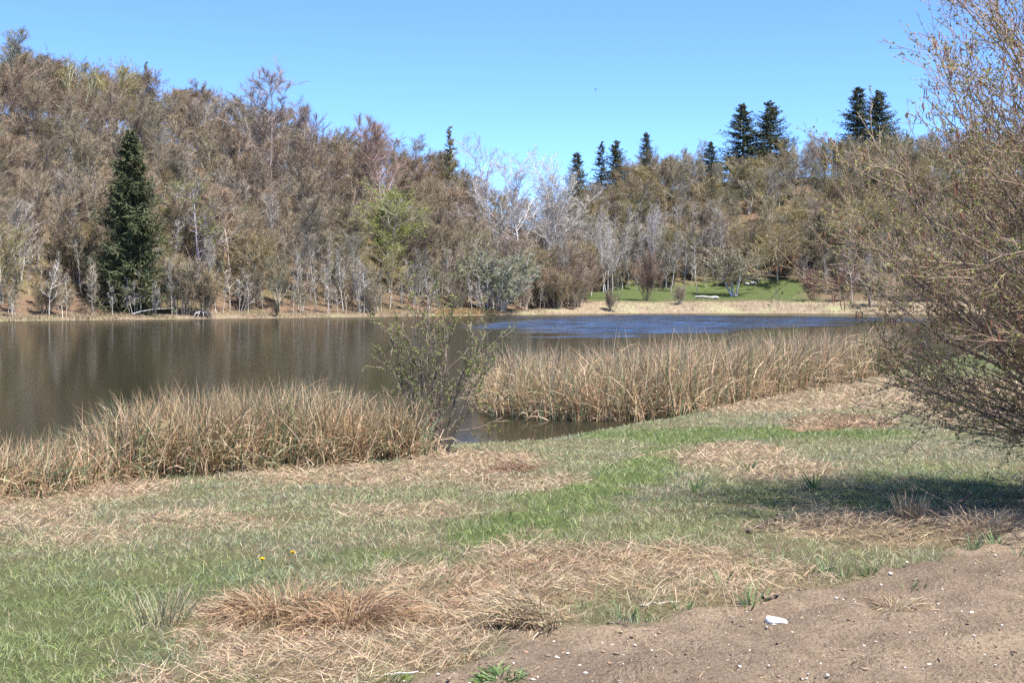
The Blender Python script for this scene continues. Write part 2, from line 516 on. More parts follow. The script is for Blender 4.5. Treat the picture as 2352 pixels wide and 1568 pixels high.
# ground sheet: one grid, fine near the camera
def axis(segs):
    out = []
    for a, b, s0, s1 in segs:
        t = a
        while t < b - 1e-6:
            f = (t - a) / (b - a); out.append(t); t += s0 + (s1 - s0) * f
    return np.array(out)
gx = axis([(0, 5, .08, .10), (5, 12, .11, .3), (12, 45, .4, 1.5), (45, 130, 2.0, 3.4), (130, 400, 5, 30), (400, 2600, 60, 400)])
gx = np.concatenate([-gx[::-1], gx[1:]])
gy = axis([(4.6, 9, .06, .085), (9, 28, .1, .2), (28, 60, .18, 1.1), (60, 130, 1.5, 1.5), (130, 330, 1.8, 2.4), (330, 600, 4, 20), (600, 2600, 60, 400)])
gy = np.concatenate([np.array([-400, -150, -60, -25, -10, -5, -2, 0, 1, 2, 3, 3.6, 4.2]), gy, [2700.]])
GX, GY = np.meshgrid(gx, gy)
fx, fy = GX.ravel(), GY.ravel()
fz = height(fx, fy)
soil, straw, green = cover(fx, fy, fz)
fz = fz + relief(fx, fy, soil)
dfv = seg_dist(fx, fy, FAR); dnv = seg_dist(fx, fy, NEAR)
pxv = CX + FPX * fx / np.maximum(fy, 20)
isfar = (dfv < dnv) & (fy > 60)
nb = fbm(fx * 0.12, fy * 0.12, 3) - 0.5
lawnm = isfar * sm((pxv - 1225 + nb * 60) / 90) * sm((1905 - pxv + nb * 200) / 60) * sm((dfv - 12 + nb * 14) / 4) * sm((47 - dfv + nb * 8) / 5)
bankm = isfar * sm((1 + 2 * nb + 2.5 + 11 * sm((pxv - 1180) / 150) - dfv) / 3.0) * (1 - lawnm)
litter = isfar * (1 - lawnm) * (1 - bankm)
ng = len(gx)
i0 = (np.arange(len(gy) - 1)[:, None] * ng + np.arange(ng - 1)[None]).ravel()
gF = np.stack([i0, i0 + 1, i0 + ng + 1, i0 + ng], -1)

def ground_mat():
    m, nt, out = new_mat('ground')
    tc = nd(nt, 'ShaderNodeNewGeometry').outputs['Position']
    def at(nm):
        return nd(nt, 'ShaderNodeAttribute', attribute_name=nm).outputs['Fac']
    big = noise(nt, 0.7, 5, 0.6, tc); mid = noise(nt, 6, 5, 0.6, tc); fin = noise(nt, 45, 5, 0.65, tc)
    thatch = mixc(nt, (0.17, 0.135, 0.08), (0.10, 0.095, 0.045), ramp(nt, mid.outputs[0], .35, .65))
    thatch = mixc(nt, thatch, (0.25, 0.18, 0.105), at('straw'))
    thatch = mixc(nt, thatch, (0.085, 0.115, 0.035), at('green'))
    thatch = mixc(nt, thatch, (0.05, 0.04, 0.025), ramp(nt, fin.outputs[0], .5, .72, 0, .7))
    so = mixc(nt, (0.265, 0.200, 0.140), (0.185, 0.138, 0.096), ramp(nt, mid.outputs[0], .38, .66))
    so = mixc(nt, so, (0.33, 0.25, 0.170), ramp(nt, big.outputs[0], .50, .66, 0, .8))
    so = mixc(nt, so, (0.15, 0.112, 0.08), ramp(nt, big.outputs[0], .50, .36, 0, .65))
    so = mixc(nt, so, (0.11, 0.08, 0.057), ramp(nt, fin.outputs[0], .50, .66, 0, .85))
    peb = nd(nt, 'ShaderNodeTexVoronoi'); peb.inputs['Scale'].default_value = 60
    nt.links.new(tc, peb.inputs['Vector'])
    so = mixc(nt, so, (0.55, 0.49, 0.42), ramp(nt, peb.outputs['Distance'], .10, .17, .75, 0))
    c = mixc(nt, thatch, so, at('soil'))
    far_n = noise(nt, 1.3, 5, 0.65, tc); far_b = noise(nt, .12, 3, 0.6, tc)
    lit = mixc(nt, (0.165, 0.105, 0.068), (0.115, 0.085, 0.058), ramp(nt, far_n.outputs[0], .35, .65))
    lit = mixc(nt, lit, (0.12, 0.11, 0.05), ramp(nt, far_b.outputs[0], .45, .65, 0, .7))
    c = mixc(nt, c, lit, at('litter'))
    bk = mixc(nt, (0.27, 0.215, 0.15), (0.17, 0.13, 0.088), ramp(nt, far_n.outputs[0], .38, .66))
    bk = mixc(nt, bk, (0.26, 0.28, 0.14), ramp(nt, far_b.outputs[0], .5, .7, 0, .6))
    c = mixc(nt, c, bk, at('bank'))
    lw = mixc(nt, (0.046, 0.070, 0.020), (0.082, 0.098, 0.036), ramp(nt, far_n.outputs[0], .35, .65))
    c = mixc(nt, c, lw, at('lawn'))
    p = nd(nt, 'ShaderNodeBsdfPrincipled'); p.inputs['Roughness'].default_value = 0.95; p.inputs['Specular IOR Level'].default_value = 0.15
    h = nd(nt, 'ShaderNodeMath', operation='ADD'); nt.links.new(mid.outputs[0], h.inputs[0]); nt.links.new(fin.outputs[0], h.inputs[1])
    b = nd(nt, 'ShaderNodeBump'); b.inputs['Strength'].default_value = 1.0; b.inputs['Distance'].default_value = 0.04
    nt.links.new(h.outputs[0], b.inputs['Height']); nt.links.new(b.outputs[0], p.inputs['Normal'])
    nt.links.new(c, p.inputs['Base Color']); nt.links.new(p.outputs[0], out.inputs[0])
    return m
gme = make_mesh('ground', np.stack([fx, fy, fz], -1), gF, [ground_mat()], None, {'soil': soil, 'straw': straw, 'green': green, 'lawn': lawnm, 'bank': bankm, 'litter': litter}, True)
obj('ground', gme, kind='structure', label='meadow, lake bed and wooded hillside ground', cat='ground')

# lake
RUFFLE = np.array([(-5, 128), (1, 170), (8, 186), (24, 196), (44, 178), (60, 158), (37, 134), (24, 112), (14, 97), (7, 89), (2, 97), (-2, 110)], float)
wx = np.concatenate([np.arange(-250, -22, 6.0), np.arange(-22, 68, 0.9), np.arange(68, 122, 6.0)]); wy = np.concatenate([np.arange(12, 82, 1.5), np.arange(82, 206, 0.36), np.arange(206, 232, 1.5)])
WX, WY = np.meshgrid(wx, wy); wxf, wyf = WX.ravel(), WY.ravel()
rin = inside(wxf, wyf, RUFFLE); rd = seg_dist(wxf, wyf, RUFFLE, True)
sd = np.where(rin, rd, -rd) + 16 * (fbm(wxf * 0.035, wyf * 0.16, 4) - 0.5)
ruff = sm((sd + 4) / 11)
_w = np.random.RandomState(21); wz = np.zeros_like(wxf)
for _i in range(9):
    lam = _w.uniform(1.3, 3.2); th = _w.normal(0, 0.22)
    wz += 0.016 * lam * np.sin(2 * np.pi / lam * (wyf * np.cos(th) + wxf * np.sin(th) * 0.8) + _w.uniform(0, 6.28))
wz = wz * ruff * (0.55 + 0.9 * fbm(wxf * 0.2, wyf * 0.35, 3))
nw = len(wx); j0 = (np.arange(len(wy) - 1)[:, None] * nw + np.arange(nw - 1)[None]).ravel()
def water_mat():
    m, nt, out = new_mat('lake_water')
    pos = nd(nt, 'ShaderNodeNewGeometry').outputs['Position']
    mp = nd(nt, 'ShaderNodeMapping'); mp.inputs['Scale'].default_value = (0.5, 1.0, 1)
    nt.links.new(pos, mp.inputs[0])
    a = nd(nt, 'ShaderNodeAttribute', attribute_name='ruffle').outputs['Fac']
    n1 = noise(nt, 2.6, 3, 0.6, mp.outputs[0]); n2 = noise(nt, 0.6, 2, 0.5, mp.outputs[0])
    st = nd(nt, 'ShaderNodeMapRange'); st.inputs[3].default_value = 0.0008; st.inputs[4].default_value = 0.22
    nt.links.new(a, st.inputs[0])
    h = nd(nt, 'ShaderNodeMath', operation='ADD'); nt.links.new(n1.outputs[0], h.inputs[0]); nt.links.new(n2.outputs[0], h.inputs[1])
    b = nd(nt, 'ShaderNodeBump'); b.inputs['Distance'].default_value = 0.25
    nt.links.new(st.outputs[0], b.inputs['Strength']); nt.links.new(h.outputs[0], b.inputs['Height'])
    # murky body colour under a reflecting surface; reflections on still water are dimmed in the shader to darken it, full where ruffled
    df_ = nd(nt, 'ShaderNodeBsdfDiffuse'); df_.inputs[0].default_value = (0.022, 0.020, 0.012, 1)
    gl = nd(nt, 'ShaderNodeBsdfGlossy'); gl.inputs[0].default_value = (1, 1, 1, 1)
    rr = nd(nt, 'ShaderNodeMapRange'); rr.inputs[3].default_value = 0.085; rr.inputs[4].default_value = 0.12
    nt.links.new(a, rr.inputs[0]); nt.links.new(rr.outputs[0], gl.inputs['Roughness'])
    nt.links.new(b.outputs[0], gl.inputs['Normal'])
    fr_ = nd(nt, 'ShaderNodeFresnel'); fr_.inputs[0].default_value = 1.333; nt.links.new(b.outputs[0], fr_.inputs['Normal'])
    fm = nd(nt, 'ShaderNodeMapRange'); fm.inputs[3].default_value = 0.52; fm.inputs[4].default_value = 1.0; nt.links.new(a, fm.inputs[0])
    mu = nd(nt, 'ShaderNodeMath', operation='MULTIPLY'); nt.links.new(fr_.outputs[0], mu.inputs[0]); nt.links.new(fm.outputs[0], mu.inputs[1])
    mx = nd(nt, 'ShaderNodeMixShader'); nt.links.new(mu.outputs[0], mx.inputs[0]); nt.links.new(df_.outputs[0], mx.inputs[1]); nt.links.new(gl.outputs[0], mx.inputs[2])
    nt.links.new(mx.outputs[0], out.inputs[0])
    return m
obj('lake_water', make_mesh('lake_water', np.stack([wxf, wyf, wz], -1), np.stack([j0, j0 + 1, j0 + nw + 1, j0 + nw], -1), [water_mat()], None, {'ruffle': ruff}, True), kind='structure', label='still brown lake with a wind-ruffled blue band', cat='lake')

# ------------------------------------------------------------------ trees of the far shore
def stems(rng, n, H, r, lean=0.15, spread=0.3, k=9, wander=0.04, up=0.05):
    """n stems from one stool"""
    az = rng.rand(n) * 6.283; le = np.abs(rng.randn(n)) * lean
    d = np.stack([np.sin(le) * np.cos(az), np.sin(le) * np.sin(az), np.cos(le)], -1)
    P = np.empty((n, k, 3)); P[:, 0] = np.stack([np.cos(az), np.sin(az), 0 * az], -1) * spread * rng.rand(n, 1)
    P[:, 0, 2] = -0.25
    hh = H * (0.75 + 0.3 * rng.rand(n)); hh[0] = H
    for j in range(1, k):
        d = unit(d + wander * rng.randn(n, 3) + np.array([0, 0, up]))
        P[:, j] = P[:, j - 1] + d * ((hh + 0.25) / (k - 1))[:, None]
    R = r * (hh / H)[:, None] * (1 - 0.86 * np.linspace(0, 1, k)[None] ** 0.85)
    return P, R

def broadleaf(name, seed, H, r, nst=1, lean=0.05, spread=0.1, n1=22, t0=0.35, a1=48, l1=0.30, up1=0.10, n2=7, l2=0.45, n3=12, l3=0.9, w3=0.022, taper=0.55, bark='beech_bark', twig='beech_twig', leaf=None, nleaf=0, lsize=0.14, wst=0.04, a2=38, a3=42, up3=0.02):
    rng = np.random.RandomState(seed)
    P0, R0_ = stems(rng, nst, H, r, lean, spread, wander=wst)
    P1, R1 = children(P0, R0_, n1, t0, 0.98, a1, 12, l1 * H, 6, rng, up=up1, wander=0.13, ratio=0.5, tip=0.25, taper=taper)
    L1 = np.linalg.norm(P1[:, -1] - P1[:, 0], axis=1)
    P2, R2 = children(P1, R1, n2, 0.2, 1.0, a2, 14, l2 * L1, 4, rng, up=0.05, wander=0.16, ratio=0.55, tip=0.3, taper=0.35)
    P3, _ = children(P2, R2, 2 * n3, 0.1, 1.0, a3, 18, l3, 2, rng, up=up3, wander=0.1, taper=0.3)
    P4, _ = children(P0, R0_, 10 * n3 // nst + 4, 0.6, 1.0, 40, 15, l3 * 1.2, 2, rng, up=0.05)
    tr = Acc()
    tr.add(*tubes(P0, np.maximum(R0_, 0.02), 7), 0)
    tr.add(*tubes(P1, np.maximum(R1, 0.026), 4), 0)
    cr = Acc()
    cr.add(*tubes(P2, np.maximum(R2, 0.014), 3), 2 if leaf else 1)
    P3 = np.concatenate([P3, P4])
    W = np.full((len(P3), 2), w3) * np.array([0.95, 0.3])
    V, F, _m = ribbons(P3, W, rng)
    cr.add(V, F, 0)
    mats = [M[twig]]
    if leaf:
        mats.append(M[leaf])
    mats.append(M[bark])
    if leaf:
        pick = P3[rng.rand(len(P3)) < 0.5]
        q = along(pick, max(1, nleaf), rng)
        V, F = leaves(q, lsize, rng)
        cr.add(V, F, 1)
    return (name, tr.mesh(name + '_trunk', [M[bark]], True), cr.mesh(name + '_crown', mats))

def spruce(name, seed, H, r, width, n_whorl=26, n_b=9, frond=0.07, base=0.04, cones=60, dense=14):
    rng = np.random.RandomState(seed)
    P0, R0_ = stems(rng, 1, H, r, 0.01, 0.0, 10, 0.006, 0.05)
    k = 6; B = []; Rb = []; tz = []
    for i in range(n_whorl):
        t = base + (1 - base) * (i / n_whorl) ** 0.92
        z = t * H
        L = width * (1 - t) ** 0.82 * (0.8 + 0.4 * rng.rand()) + 0.25
        if t < 0.12: L *= 0.75 + 2 * t
        for j in range(n_b):
            az = rng.rand() * 6.283; l = L * (0.45 + 0.8 * rng.rand())
            s = np.linspace(0, 1, k)
            drop = (-0.42 + 0.75 * t) * l
            zz = z + drop * s - 0.10 * l * np.sin(s * 3.14) + 0.14 * l * s ** 3 + (rng.rand() - .5) * 1.8 * H / n_whorl
            a2 = az + 0.25 * rng.randn() * s
            B.append(np.stack([np.cos(a2) * l * s, np.sin(a2) * l * s, zz], -1)); Rb.append(0.05 * (1 - 0.8 * s) * (0.4 + l / 4)); tz.append(t)
    B = np.array(B); Rb = np.array(Rb)
    L = np.linalg.norm(B[:, -1] - B[:, 0], axis=1)
    S, _ = children(B, Rb, dense, 0.12, 1.0, 55, 14, 0.24 * L + 0.20, 3, rng, up=-0.22, wander=0.1, taper=0.45)
    S = S[S[:, 0, 2] > 0.2]
    tr = Acc(); tr.add(*tubes(P0, R0_, 8), 0); tr.add(*tubes(B, Rb, 3), 0)
    cr = Acc()
    W = np.array([0.8, 1.0, 0.2])[None] * frond * (0.7 + 0.6 * rng.rand(len(S), 1))
    V, F, _m = ribbons(S, W, rng); cr.add(V, F, 0)
    W = np.array([0.5, 1.0, 1.0, 1.0, 0.8, 0.2])[None] * frond * (0.8 + 0.5 * rng.rand(len(B), 1))
    V, F, _m = ribbons(B, W, rng); cr.add(V, F, 0)
    if cones:
        hi = np.array(tz) > 0.72
        q = along(B[hi], max(1, cones // max(1, hi.sum()) + 1), rng, 0.5, 1.0)
        q = q[rng.permutation(len(q))[:cones]]
        C = np.stack([q, q - np.array([0, 0, .12]), q - np.array([0, 0, .24])], 1)
        cr.add(*tubes(C, np.tile([0.035, 0.06, 0.02], (len(C), 1)), 4), 1)
    return (name, tr.mesh(name + '_trunk', [M['spruce_bark']], True), cr.mesh(name + '_crown', [M['spruce_needle'], M['cone']]))

PROTO = {}
for i in range(4):
    PROTO['beech%d' % i] = (16, broadleaf('beech', 100 + i, 16, 0.16, n1=30, t0=0.16 + 0.06 * (i % 3), a1=36 + 5 * (i % 2), l1=0.33, up1=0.10, n2=8, n3=24, l3=0.95, w3=0.0115, lean=0.05, taper=0.42, a2=32, a3=34, up3=0.10))
for i in range(3):
    PROTO['grey%d' % i] = (14, broadleaf('grey', 120 + i, 14, 0.12, n1=24, t0=0.20, a1=38, l1=0.30, up1=0.12, n2=7, n3=18, l3=0.85, w3=0.010, bark='grey_bark', twig='grey_twig', lean=0.09, wst=0.05, nst=1 + i % 2, a2=32, a3=34, up3=0.10))
for i in range(3):
    PROTO['olive%d' % i] = (13, broadleaf('olive', 140 + i, 13, 0.15, nst=2 + i % 2, lean=0.24, spread=0.4, n1=15, t0=0.22, a1=42, l1=0.38, up1=0.09, n2=8, n3=13, l3=0.8, w3=0.0105, bark='grey_bark', twig='olive_twig', leaf='olive_leaf', nleaf=2, lsize=0.115, taper=0.3, a2=34, up3=0.08))
PROTO['lime0'] = (12, broadleaf('lime', 150, 12, 0.13, nst=2, lean=0.16, spread=0.3, n1=20, t0=0.2, a1=44, l1=0.36, up1=0.08, n2=8, n3=8, l3=0.8, w3=0.009, leaf='lime_leaf', nleaf=5, lsize=0.135, taper=0.35, a2=36, up3=0.06))
PROTO['lime1'] = (12, broadleaf('lime', 151, 12, 0.15, n1=24, t0=0.2, a1=50, l1=0.32, up1=0.07, n2=7, n3=8, l3=0.7, w3=0.009, leaf='lime_leaf', nleaf=3, lsize=0.125, taper=0.45, lean=0.06))
for i in range(2):
    PROTO['poplar%d' % i] = (18, broadleaf('poplar', 160 + i, 18, 0.20, nst=2 + i, lean=0.16, spread=0.5, n1=18, t0=0.30, a1=36, l1=0.34, up1=0.12, n2=8, n3=14, l3=0.9, w3=0.0095, bark='white_bark', twig='white_twig', taper=0.35, wst=0.07))
for i in range(2):
    PROTO['birch%d' % i] = (11, broadleaf('birch', 170 + i, 11, 0.085, nst=1, n1=22, t0=0.3, a1=40, l1=0.18, n2=5, n3=6, l3=0.6, w3=0.012, bark='white_bark', twig='grey_twig', lean=0.07, wst=0.05))
PROTO['willow0'] = (7, broadleaf('willow', 180, 7, 0.09, nst=16, lean=0.5, spread=0.9, n1=11, t0=0.12, a1=36, l1=0.34, n2=5, n3=5, l3=0.55, w3=0.010, bark='grey_bark', twig='olive_twig', leaf='willow_leaf', nleaf=4, lsize=0.15, up3=0.1))
PROTO['catkin0'] = (6, broadleaf('catkin', 181, 6, 0.13, nst=4, lean=0.45, spread=0.3, n1=12, t0=0.3, a1=50, l1=0.40, n2=6, n3=7, l3=0.55, w3=0.012, bark='grey_bark', twig='olive_twig', leaf='catkin_leaf', nleaf=4, lsize=0.11, taper=0.3))
for i in range(2):
    PROTO['brush%d' % i] = (6, broadleaf('brush', 190 + i, 6, 0.05, nst=22, lean=0.34, spread=0.9, n1=9, t0=0.2, a1=24, l1=0.28, n2=4, n3=5, l3=0.7, w3=0.011, bark='red_twig' if i == 0 else 'grey_twig', twig='red_twig' if i == 0 else 'olive_twig', up3=0.12))
for i in range(3):
    PROTO['pole%d' % i] = (6, broadleaf('pole', 200 + i, 6, 0.05, nst=1 + i, lean=0.14, spread=0.5, n1=12, t0=0.25, a1=45, l1=0.22, n2=4, n3=6, l3=0.45, w3=0.010, bark='grey_bark', twig='olive_twig' if i == 1 else 'grey_twig', wst=0.07, leaf='olive_leaf' if i == 1 else None, nleaf=2, lsize=0.1))
PROTO['spruce0'] = (18, spruce('spruce', 210, 18, 0.24, 3.9, 46, 13, 0.045, 0.03, 170, 34))
PROTO['spruce1'] = (18, spruce('spruce', 211, 18, 0.22, 4.6, 40, 8, 0.05, 0.05, 130, 24))
PROTO['spruce2'] = (18, spruce('spruce', 212, 18, 0.22, 5.6, 38, 9, 0.05, 0.05, 160, 24))
PROTO['spruce3'] = (18, spruce('spruce', 213, 18, 0.20, 3.3, 28, 7, 0.05, 0.08, 60, 20))

for kk in list(PROTO):
    H_, pr = PROTO[kk]
    zz = np.empty(len(pr[2].vertices) * 3, np.float32); pr[2].vertices.foreach_get('co', zz)
    PROTO[kk] = (float(np.sort(zz[2::3])[-max(2, len(zz) // 3000)]), pr)

def plant(kind, name, loc, h, label, cat, group=None, rot=None, wide=1.0, tint=(1, 1, 1), lean=0.0):
    H, (_, tm, cm) = PROTO[kind]
    e = obj(name, None, None, loc, None, label, cat, group)
    e.empty_display_size = 0.5
    s = h / H
    e.scale = (s * wide, s * wide, s)
    e.rotation_euler = (lean * random.uniform(-1, 1), lean * random.uniform(-1, 1), random.uniform(0, 6.283) if rot is None else rot)
    a = obj('trunk', tm, e); b = obj('crown', cm, e)
    a.color = (*tint, 1); b.color = (*tint, 1)
    return e

def row_of(z, Y):
    return HZ - (z - EYE) * FPX / Y

def top_h(px, d, row):
    """height of a plant d metres behind the shore whose tip shows at that row"""
    X, Y, z = far_at(px, d)
    return (X, Y, z), EYE + (HZ - row) / FPX * Y - z

# --- single trees that stand out
def one(kind, name, px, d, row, label, cat, wide=1.0, tint=(1, 1, 1), rot=None, group=None):
    loc, h = top_h(px, d, row)
    return plant(kind, name, loc, max(h, 0.8), label, cat, group, rot, wide, tint)

taken = []
def keep_clear(px, d, r):
    X, Y, z = far_at(px, d); taken.append((X, Y, r))

for a in [
    ('spruce0', 'spruce_tree', 300, 6, 300, 'big dark green spruce with brown cones beside the left shore', 'tree', 1.2, (1.15, 1.15, 1.1)),
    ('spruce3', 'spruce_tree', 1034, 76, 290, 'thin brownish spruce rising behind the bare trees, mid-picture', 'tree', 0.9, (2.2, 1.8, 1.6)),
    ('spruce1', 'spruce_tree', 1325, 97, 350, 'small pointed spruce, first of the conifers right of the valley gap', 'tree', 1.3),
    ('spruce3', 'spruce_tree', 1381, 98, 325, 'slim spruce next to a wider one above the birches', 'tree', 1.3),
    ('spruce2', 'spruce_tree', 1416, 100, 322, 'wide ragged spruce touching a slimmer one on its left', 'tree', 1.25),
    ('spruce1', 'spruce_tree', 1484, 100, 304, 'lone dark spruce tip between two groups of conifers on the ridge', 'tree', 1.1),
    ('spruce3', 'spruce_tree', 1540, 84, 358, 'very small narrow spruce among olive treetops', 'tree', 0.55),
    ('spruce1', 'spruce_tree', 1633, 90, 325, 'short spruce low on the slope left of the tall pair', 'tree', 1.5),
    ('spruce1', 'spruce_tree', 1706, 96, 238, 'tall pointed spruce, left of the tallest pair', 'tree', 1.7),
    ('spruce2', 'spruce_tree', 1768, 97, 232, 'broad full spruce with two tips, right of the tallest pair', 'tree', 1.6),
    ('spruce1', 'spruce_tree', 1971, 101, 200, 'dark spruce, left of the pair nearest the foreground bush', 'tree', 1.55),
    ('spruce2', 'spruce_tree', 2019, 101, 207, 'dark spruce, right of the pair nearest the foreground bush', 'tree', 1.4),
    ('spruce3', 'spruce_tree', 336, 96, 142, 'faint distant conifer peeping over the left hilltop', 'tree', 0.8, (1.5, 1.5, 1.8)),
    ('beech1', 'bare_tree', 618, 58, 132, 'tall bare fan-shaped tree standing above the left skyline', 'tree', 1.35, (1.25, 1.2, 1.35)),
    ('grey1', 'bare_tree', 30, 80, 58, 'tallest greyish tree on the hilltop at the left edge', 'tree', 1.2, (0.9, 1.0, 0.95)),
    ('olive0', 'budding_tree', 165, 72, 118, 'yellow-green budding treetop on the left ridge', 'tree', 1.0, (1.1, 1.15, .9)),
    ('olive1', 'budding_tree', 258, 78, 130, 'pale yellow budding tree on the skyline above the big spruce', 'tree', .8, (1.3, 1.3, .9)),
    ('beech2', 'bare_tree', 890, 40, 255, 'reddish bare tree on the skyline above the lime-green tree', 'tree', 1.1, (1.1, .9, .95)),
    ('beech0', 'bare_tree', 735, 48, 235, 'dense brown bare tree on the falling left skyline', 'tree', 1.1, (1.0, .9, .9)),
    ('poplar0', 'pale_poplar', 1182, 30, 303, 'large whitish bare tree with a fan crown against the sky', 'tree', 1.5, (1, 1, 1.05)),
    ('poplar1', 'pale_poplar', 1258, 34, 338, 'whitish crooked bare tree just right of the fan-shaped one', 'tree', 1.35, (1.05, 1.05, 1.05)),
    ('lime0', 'fresh_green_tree', 895, 20, 408, 'bright lime-green tree in first leaf among bare trees', 'tree', 1.5, (1.1, 1.1, 1.0)),
    ('lime1', 'fresh_green_tree', 455, 16, 395, 'pale green tree in first leaf right of the big spruce', 'tree', 1.5, (1.0, .95, 1.2)),
    ('lime1', 'fresh_green_tree', 575, 26, 470, 'faint green leafing tree behind bare stems, left slope', 'tree', .8, (.8, .8, .9)),
    ('willow0', 'willow_bush', 1142, 5, 562, 'big rounded grey-green willow bush on the far shore', 'bush', 1.5, (1, 1, 1)),
    ('brush0', 'bare_bush', 1318, 14, 555, 'dense reddish-brown bush right of the grey-green willow', 'bush', 1.4, (.95, .95, .95)),
    ('brush0', 'bare_bush', 1484, 17, 570, 'vase-shaped dark bush on the far lawn', 'bush', .75, (.9, .85, .9)),
    ('catkin0', 'budding_tree', 1686, 27, 560, 'small pale budding tree with thick trunk on the far lawn', 'tree', 1.6, (1, 1, 1)),
    ('brush1', 'bare_bush', 1404, 1.5, 662, 'low twiggy bush at the water edge before the far lawn', 'bush', 1.0, (.9, .9, .9)),
    ('brush1', 'bare_bush', 1318, 3, 668, 'small thin bush on the straw bank left of the waterside one', 'bush', .9, (1, 1, 1)),
    ('brush1', 'bare_bush', 1560, 7, 652, 'faint grey twiggy bush on the straw bank by the white log', 'bush', 1.2, (1.2, 1.2, 1.2)),
    ('pole0', 'bare_sapling', 1786, 3, 655, 'single thin sapling on the straw bank before the far lawn', 'sapling', .8, (.6, .6, .6)),
    ('brush0', 'bare_bush', 1868, 13, 615, 'pinkish-brown bush at the right end of the far lawn', 'bush', 1.0, (1.15, .95, .95)),
    ('brush0', 'bare_bush', 1935, 12, 600, 'tall reddish bush among thin birches, right of the lawn', 'bush', 1.0, (1.0, .9, .95)),
    ('catkin0', 'budding_bush', 1995, 4, 620, 'pale flowering bush half hidden by the foreground bush', 'bush', 1.2, (1.15, 1.15, 1.1)),
    ('pole0', 'bare_sapling', 755, 1.4, 600, 'white-stemmed sapling standing on the far water edge', 'sapling', .8, (1.1, 1.1, 1.1)),
    ('grey0', 'bare_tree', 497, 3, 540, 'pale slim tree on the far shore near the bleached branches', 'tree', .8, (1.25, 1.25, 1.25)),
    ('grey2', 'bare_tree', 395, 2, 590, 'small white forked tree at the foot of the big spruce', 'tree', .6, (1.3, 1.3, 1.3)),
    ('brush1', 'bare_bush', 634, .6, 690, 'dark little bush at the far waterline', 'bush', .9, (.5, .55, .5)),
    ('poplar0', 'pale_poplar', 1395, 22, 470, 'white-stemmed thin tree among the birches left of the lawn', 'tree', .7, (1.05, 1.05, 1.1)),
    ('poplar1', 'pale_poplar', 1500, 44, 455, 'white crooked tree above the middle of the far lawn', 'tree', .75, (1.05, 1.05, 1.1)),
]:
    kind, name, px, d, row, label, cat, wide = a[:8]
    one(kind, name, px, d, row, label, cat, wide, a[8] if len(a) > 8 else (1, 1, 1))
    keep_clear(px, d, 2.6 if kind.startswith('spruce') or kind.startswith('lime') else 1.6)
    if kind == 'lime0' or px == 455:
        keep_clear(px, d - 4, 4.5); keep_clear(px, d - 8, 4.5)

# --- the wood: individual trees by kind and place
SKY = [(-200, 60), (0, 95), (100, 130), (300, 165), (420, 175), (500, 195), (560, 205), (700, 235), (760, 250), (800, 275), (900, 285), (1000, 300), (1060, 345), (1120, 395), (1180, 400), (1290, 410), (1310, 432), (1345, 432), (1362, 404), (1440, 398), (1460, 358), (1500, 362), (1530, 355), (1598, 345), (1610, 400), (1660, 398), (1675, 378), (1800, 372), (1816, 308), (1880, 308), (1935, 325), (2045, 318), (2060, 288), (2200, 275), (2400, 265), (2600, 260)]
rng = np.random.RandomState(77)

def where(px, d, lawn):
    """in words: which stretch of the far shore and how far up"""
    if px < 1215:
        a = ['at the left edge', 'left of the big spruce', 'right of the big spruce', 'below the tall fan-shaped tree', 'left of the lime-green tree', 'right of the lime-green tree', 'behind the willow bush'][int(np.searchsorted([90, 300, 520, 700, 890, 1060], px))]
        u = ['near the shore', 'on the lower slope', 'halfway up the hill', 'on the hilltop'][int(np.searchsorted([9, 32, 64], d))]
    else:
        a = ['beneath the pale poplars', 'below the small pointed spruce', 'below the three spruce tips', 'below the tall spruce pair', 'right of the tall spruce pair', 'behind the foreground bush'][int(np.searchsorted([1300, 1400, 1620, 1800, 1960], px))]
        u = ['near the shore', 'by the lawn', 'on the lower slope', 'near the ridge'][int(np.searchsorted([12, 46, 66], d))]
    return u + ' ' + a

def scatter(n, px0, px1, d0, d1, kinds, name, look, cat, group, hmin, hmax, tints, gap=2.6, wide=(0.85, 1.15), sky=True, jit=14, power=1.0):
    """tints: (colour factor, word)"""
    done = 0; tries = 0; seen = {}
    while done < n and tries < n * 40:
        tries += 1
        px = px0 + (px1 - px0) * rng.rand(); d = d0 + (d1 - d0) * rng.rand() ** power
        X, Y, z = far_at(px, d)
        if any((X - a) ** 2 + (Y - b) ** 2 < (0.5 * (gap + r)) ** 2 for a, b, r in taken):
            continue
        h = hmin + (hmax - hmin) * rng.rand()
        if sky:
            lim = EYE + (HZ - (ip(px, SKY) - 24 + jit * (rng.rand() - 0.35))) / FPX * Y - z
            h = min(h, lim)
            if h < 0.45 * hmin:
                continue
        taken.append((X, Y, gap)); done += 1
        t, word = tints[rng.randint(len(tints))]; v = 0.9 + 0.2 * rng.rand()
        w = wide[0] + (wide[1] - wide[0]) * rng.rand()
        kd = kinds[rng.randint(len(kinds))]
        word = word if len(word) else word
        size = 'tall ' if h > hmin + 0.68 * (hmax - hmin) else ('short ' if h < hmin + 0.25 * (hmax - hmin) else '')
        lb = (size + word + ' ' + look + ' ' + where(px, d, 0))
        plant(kd, name, (X, Y, z), h, lb, cat, group, None, w, tuple(c * v for c in t), 0.03)
    return done

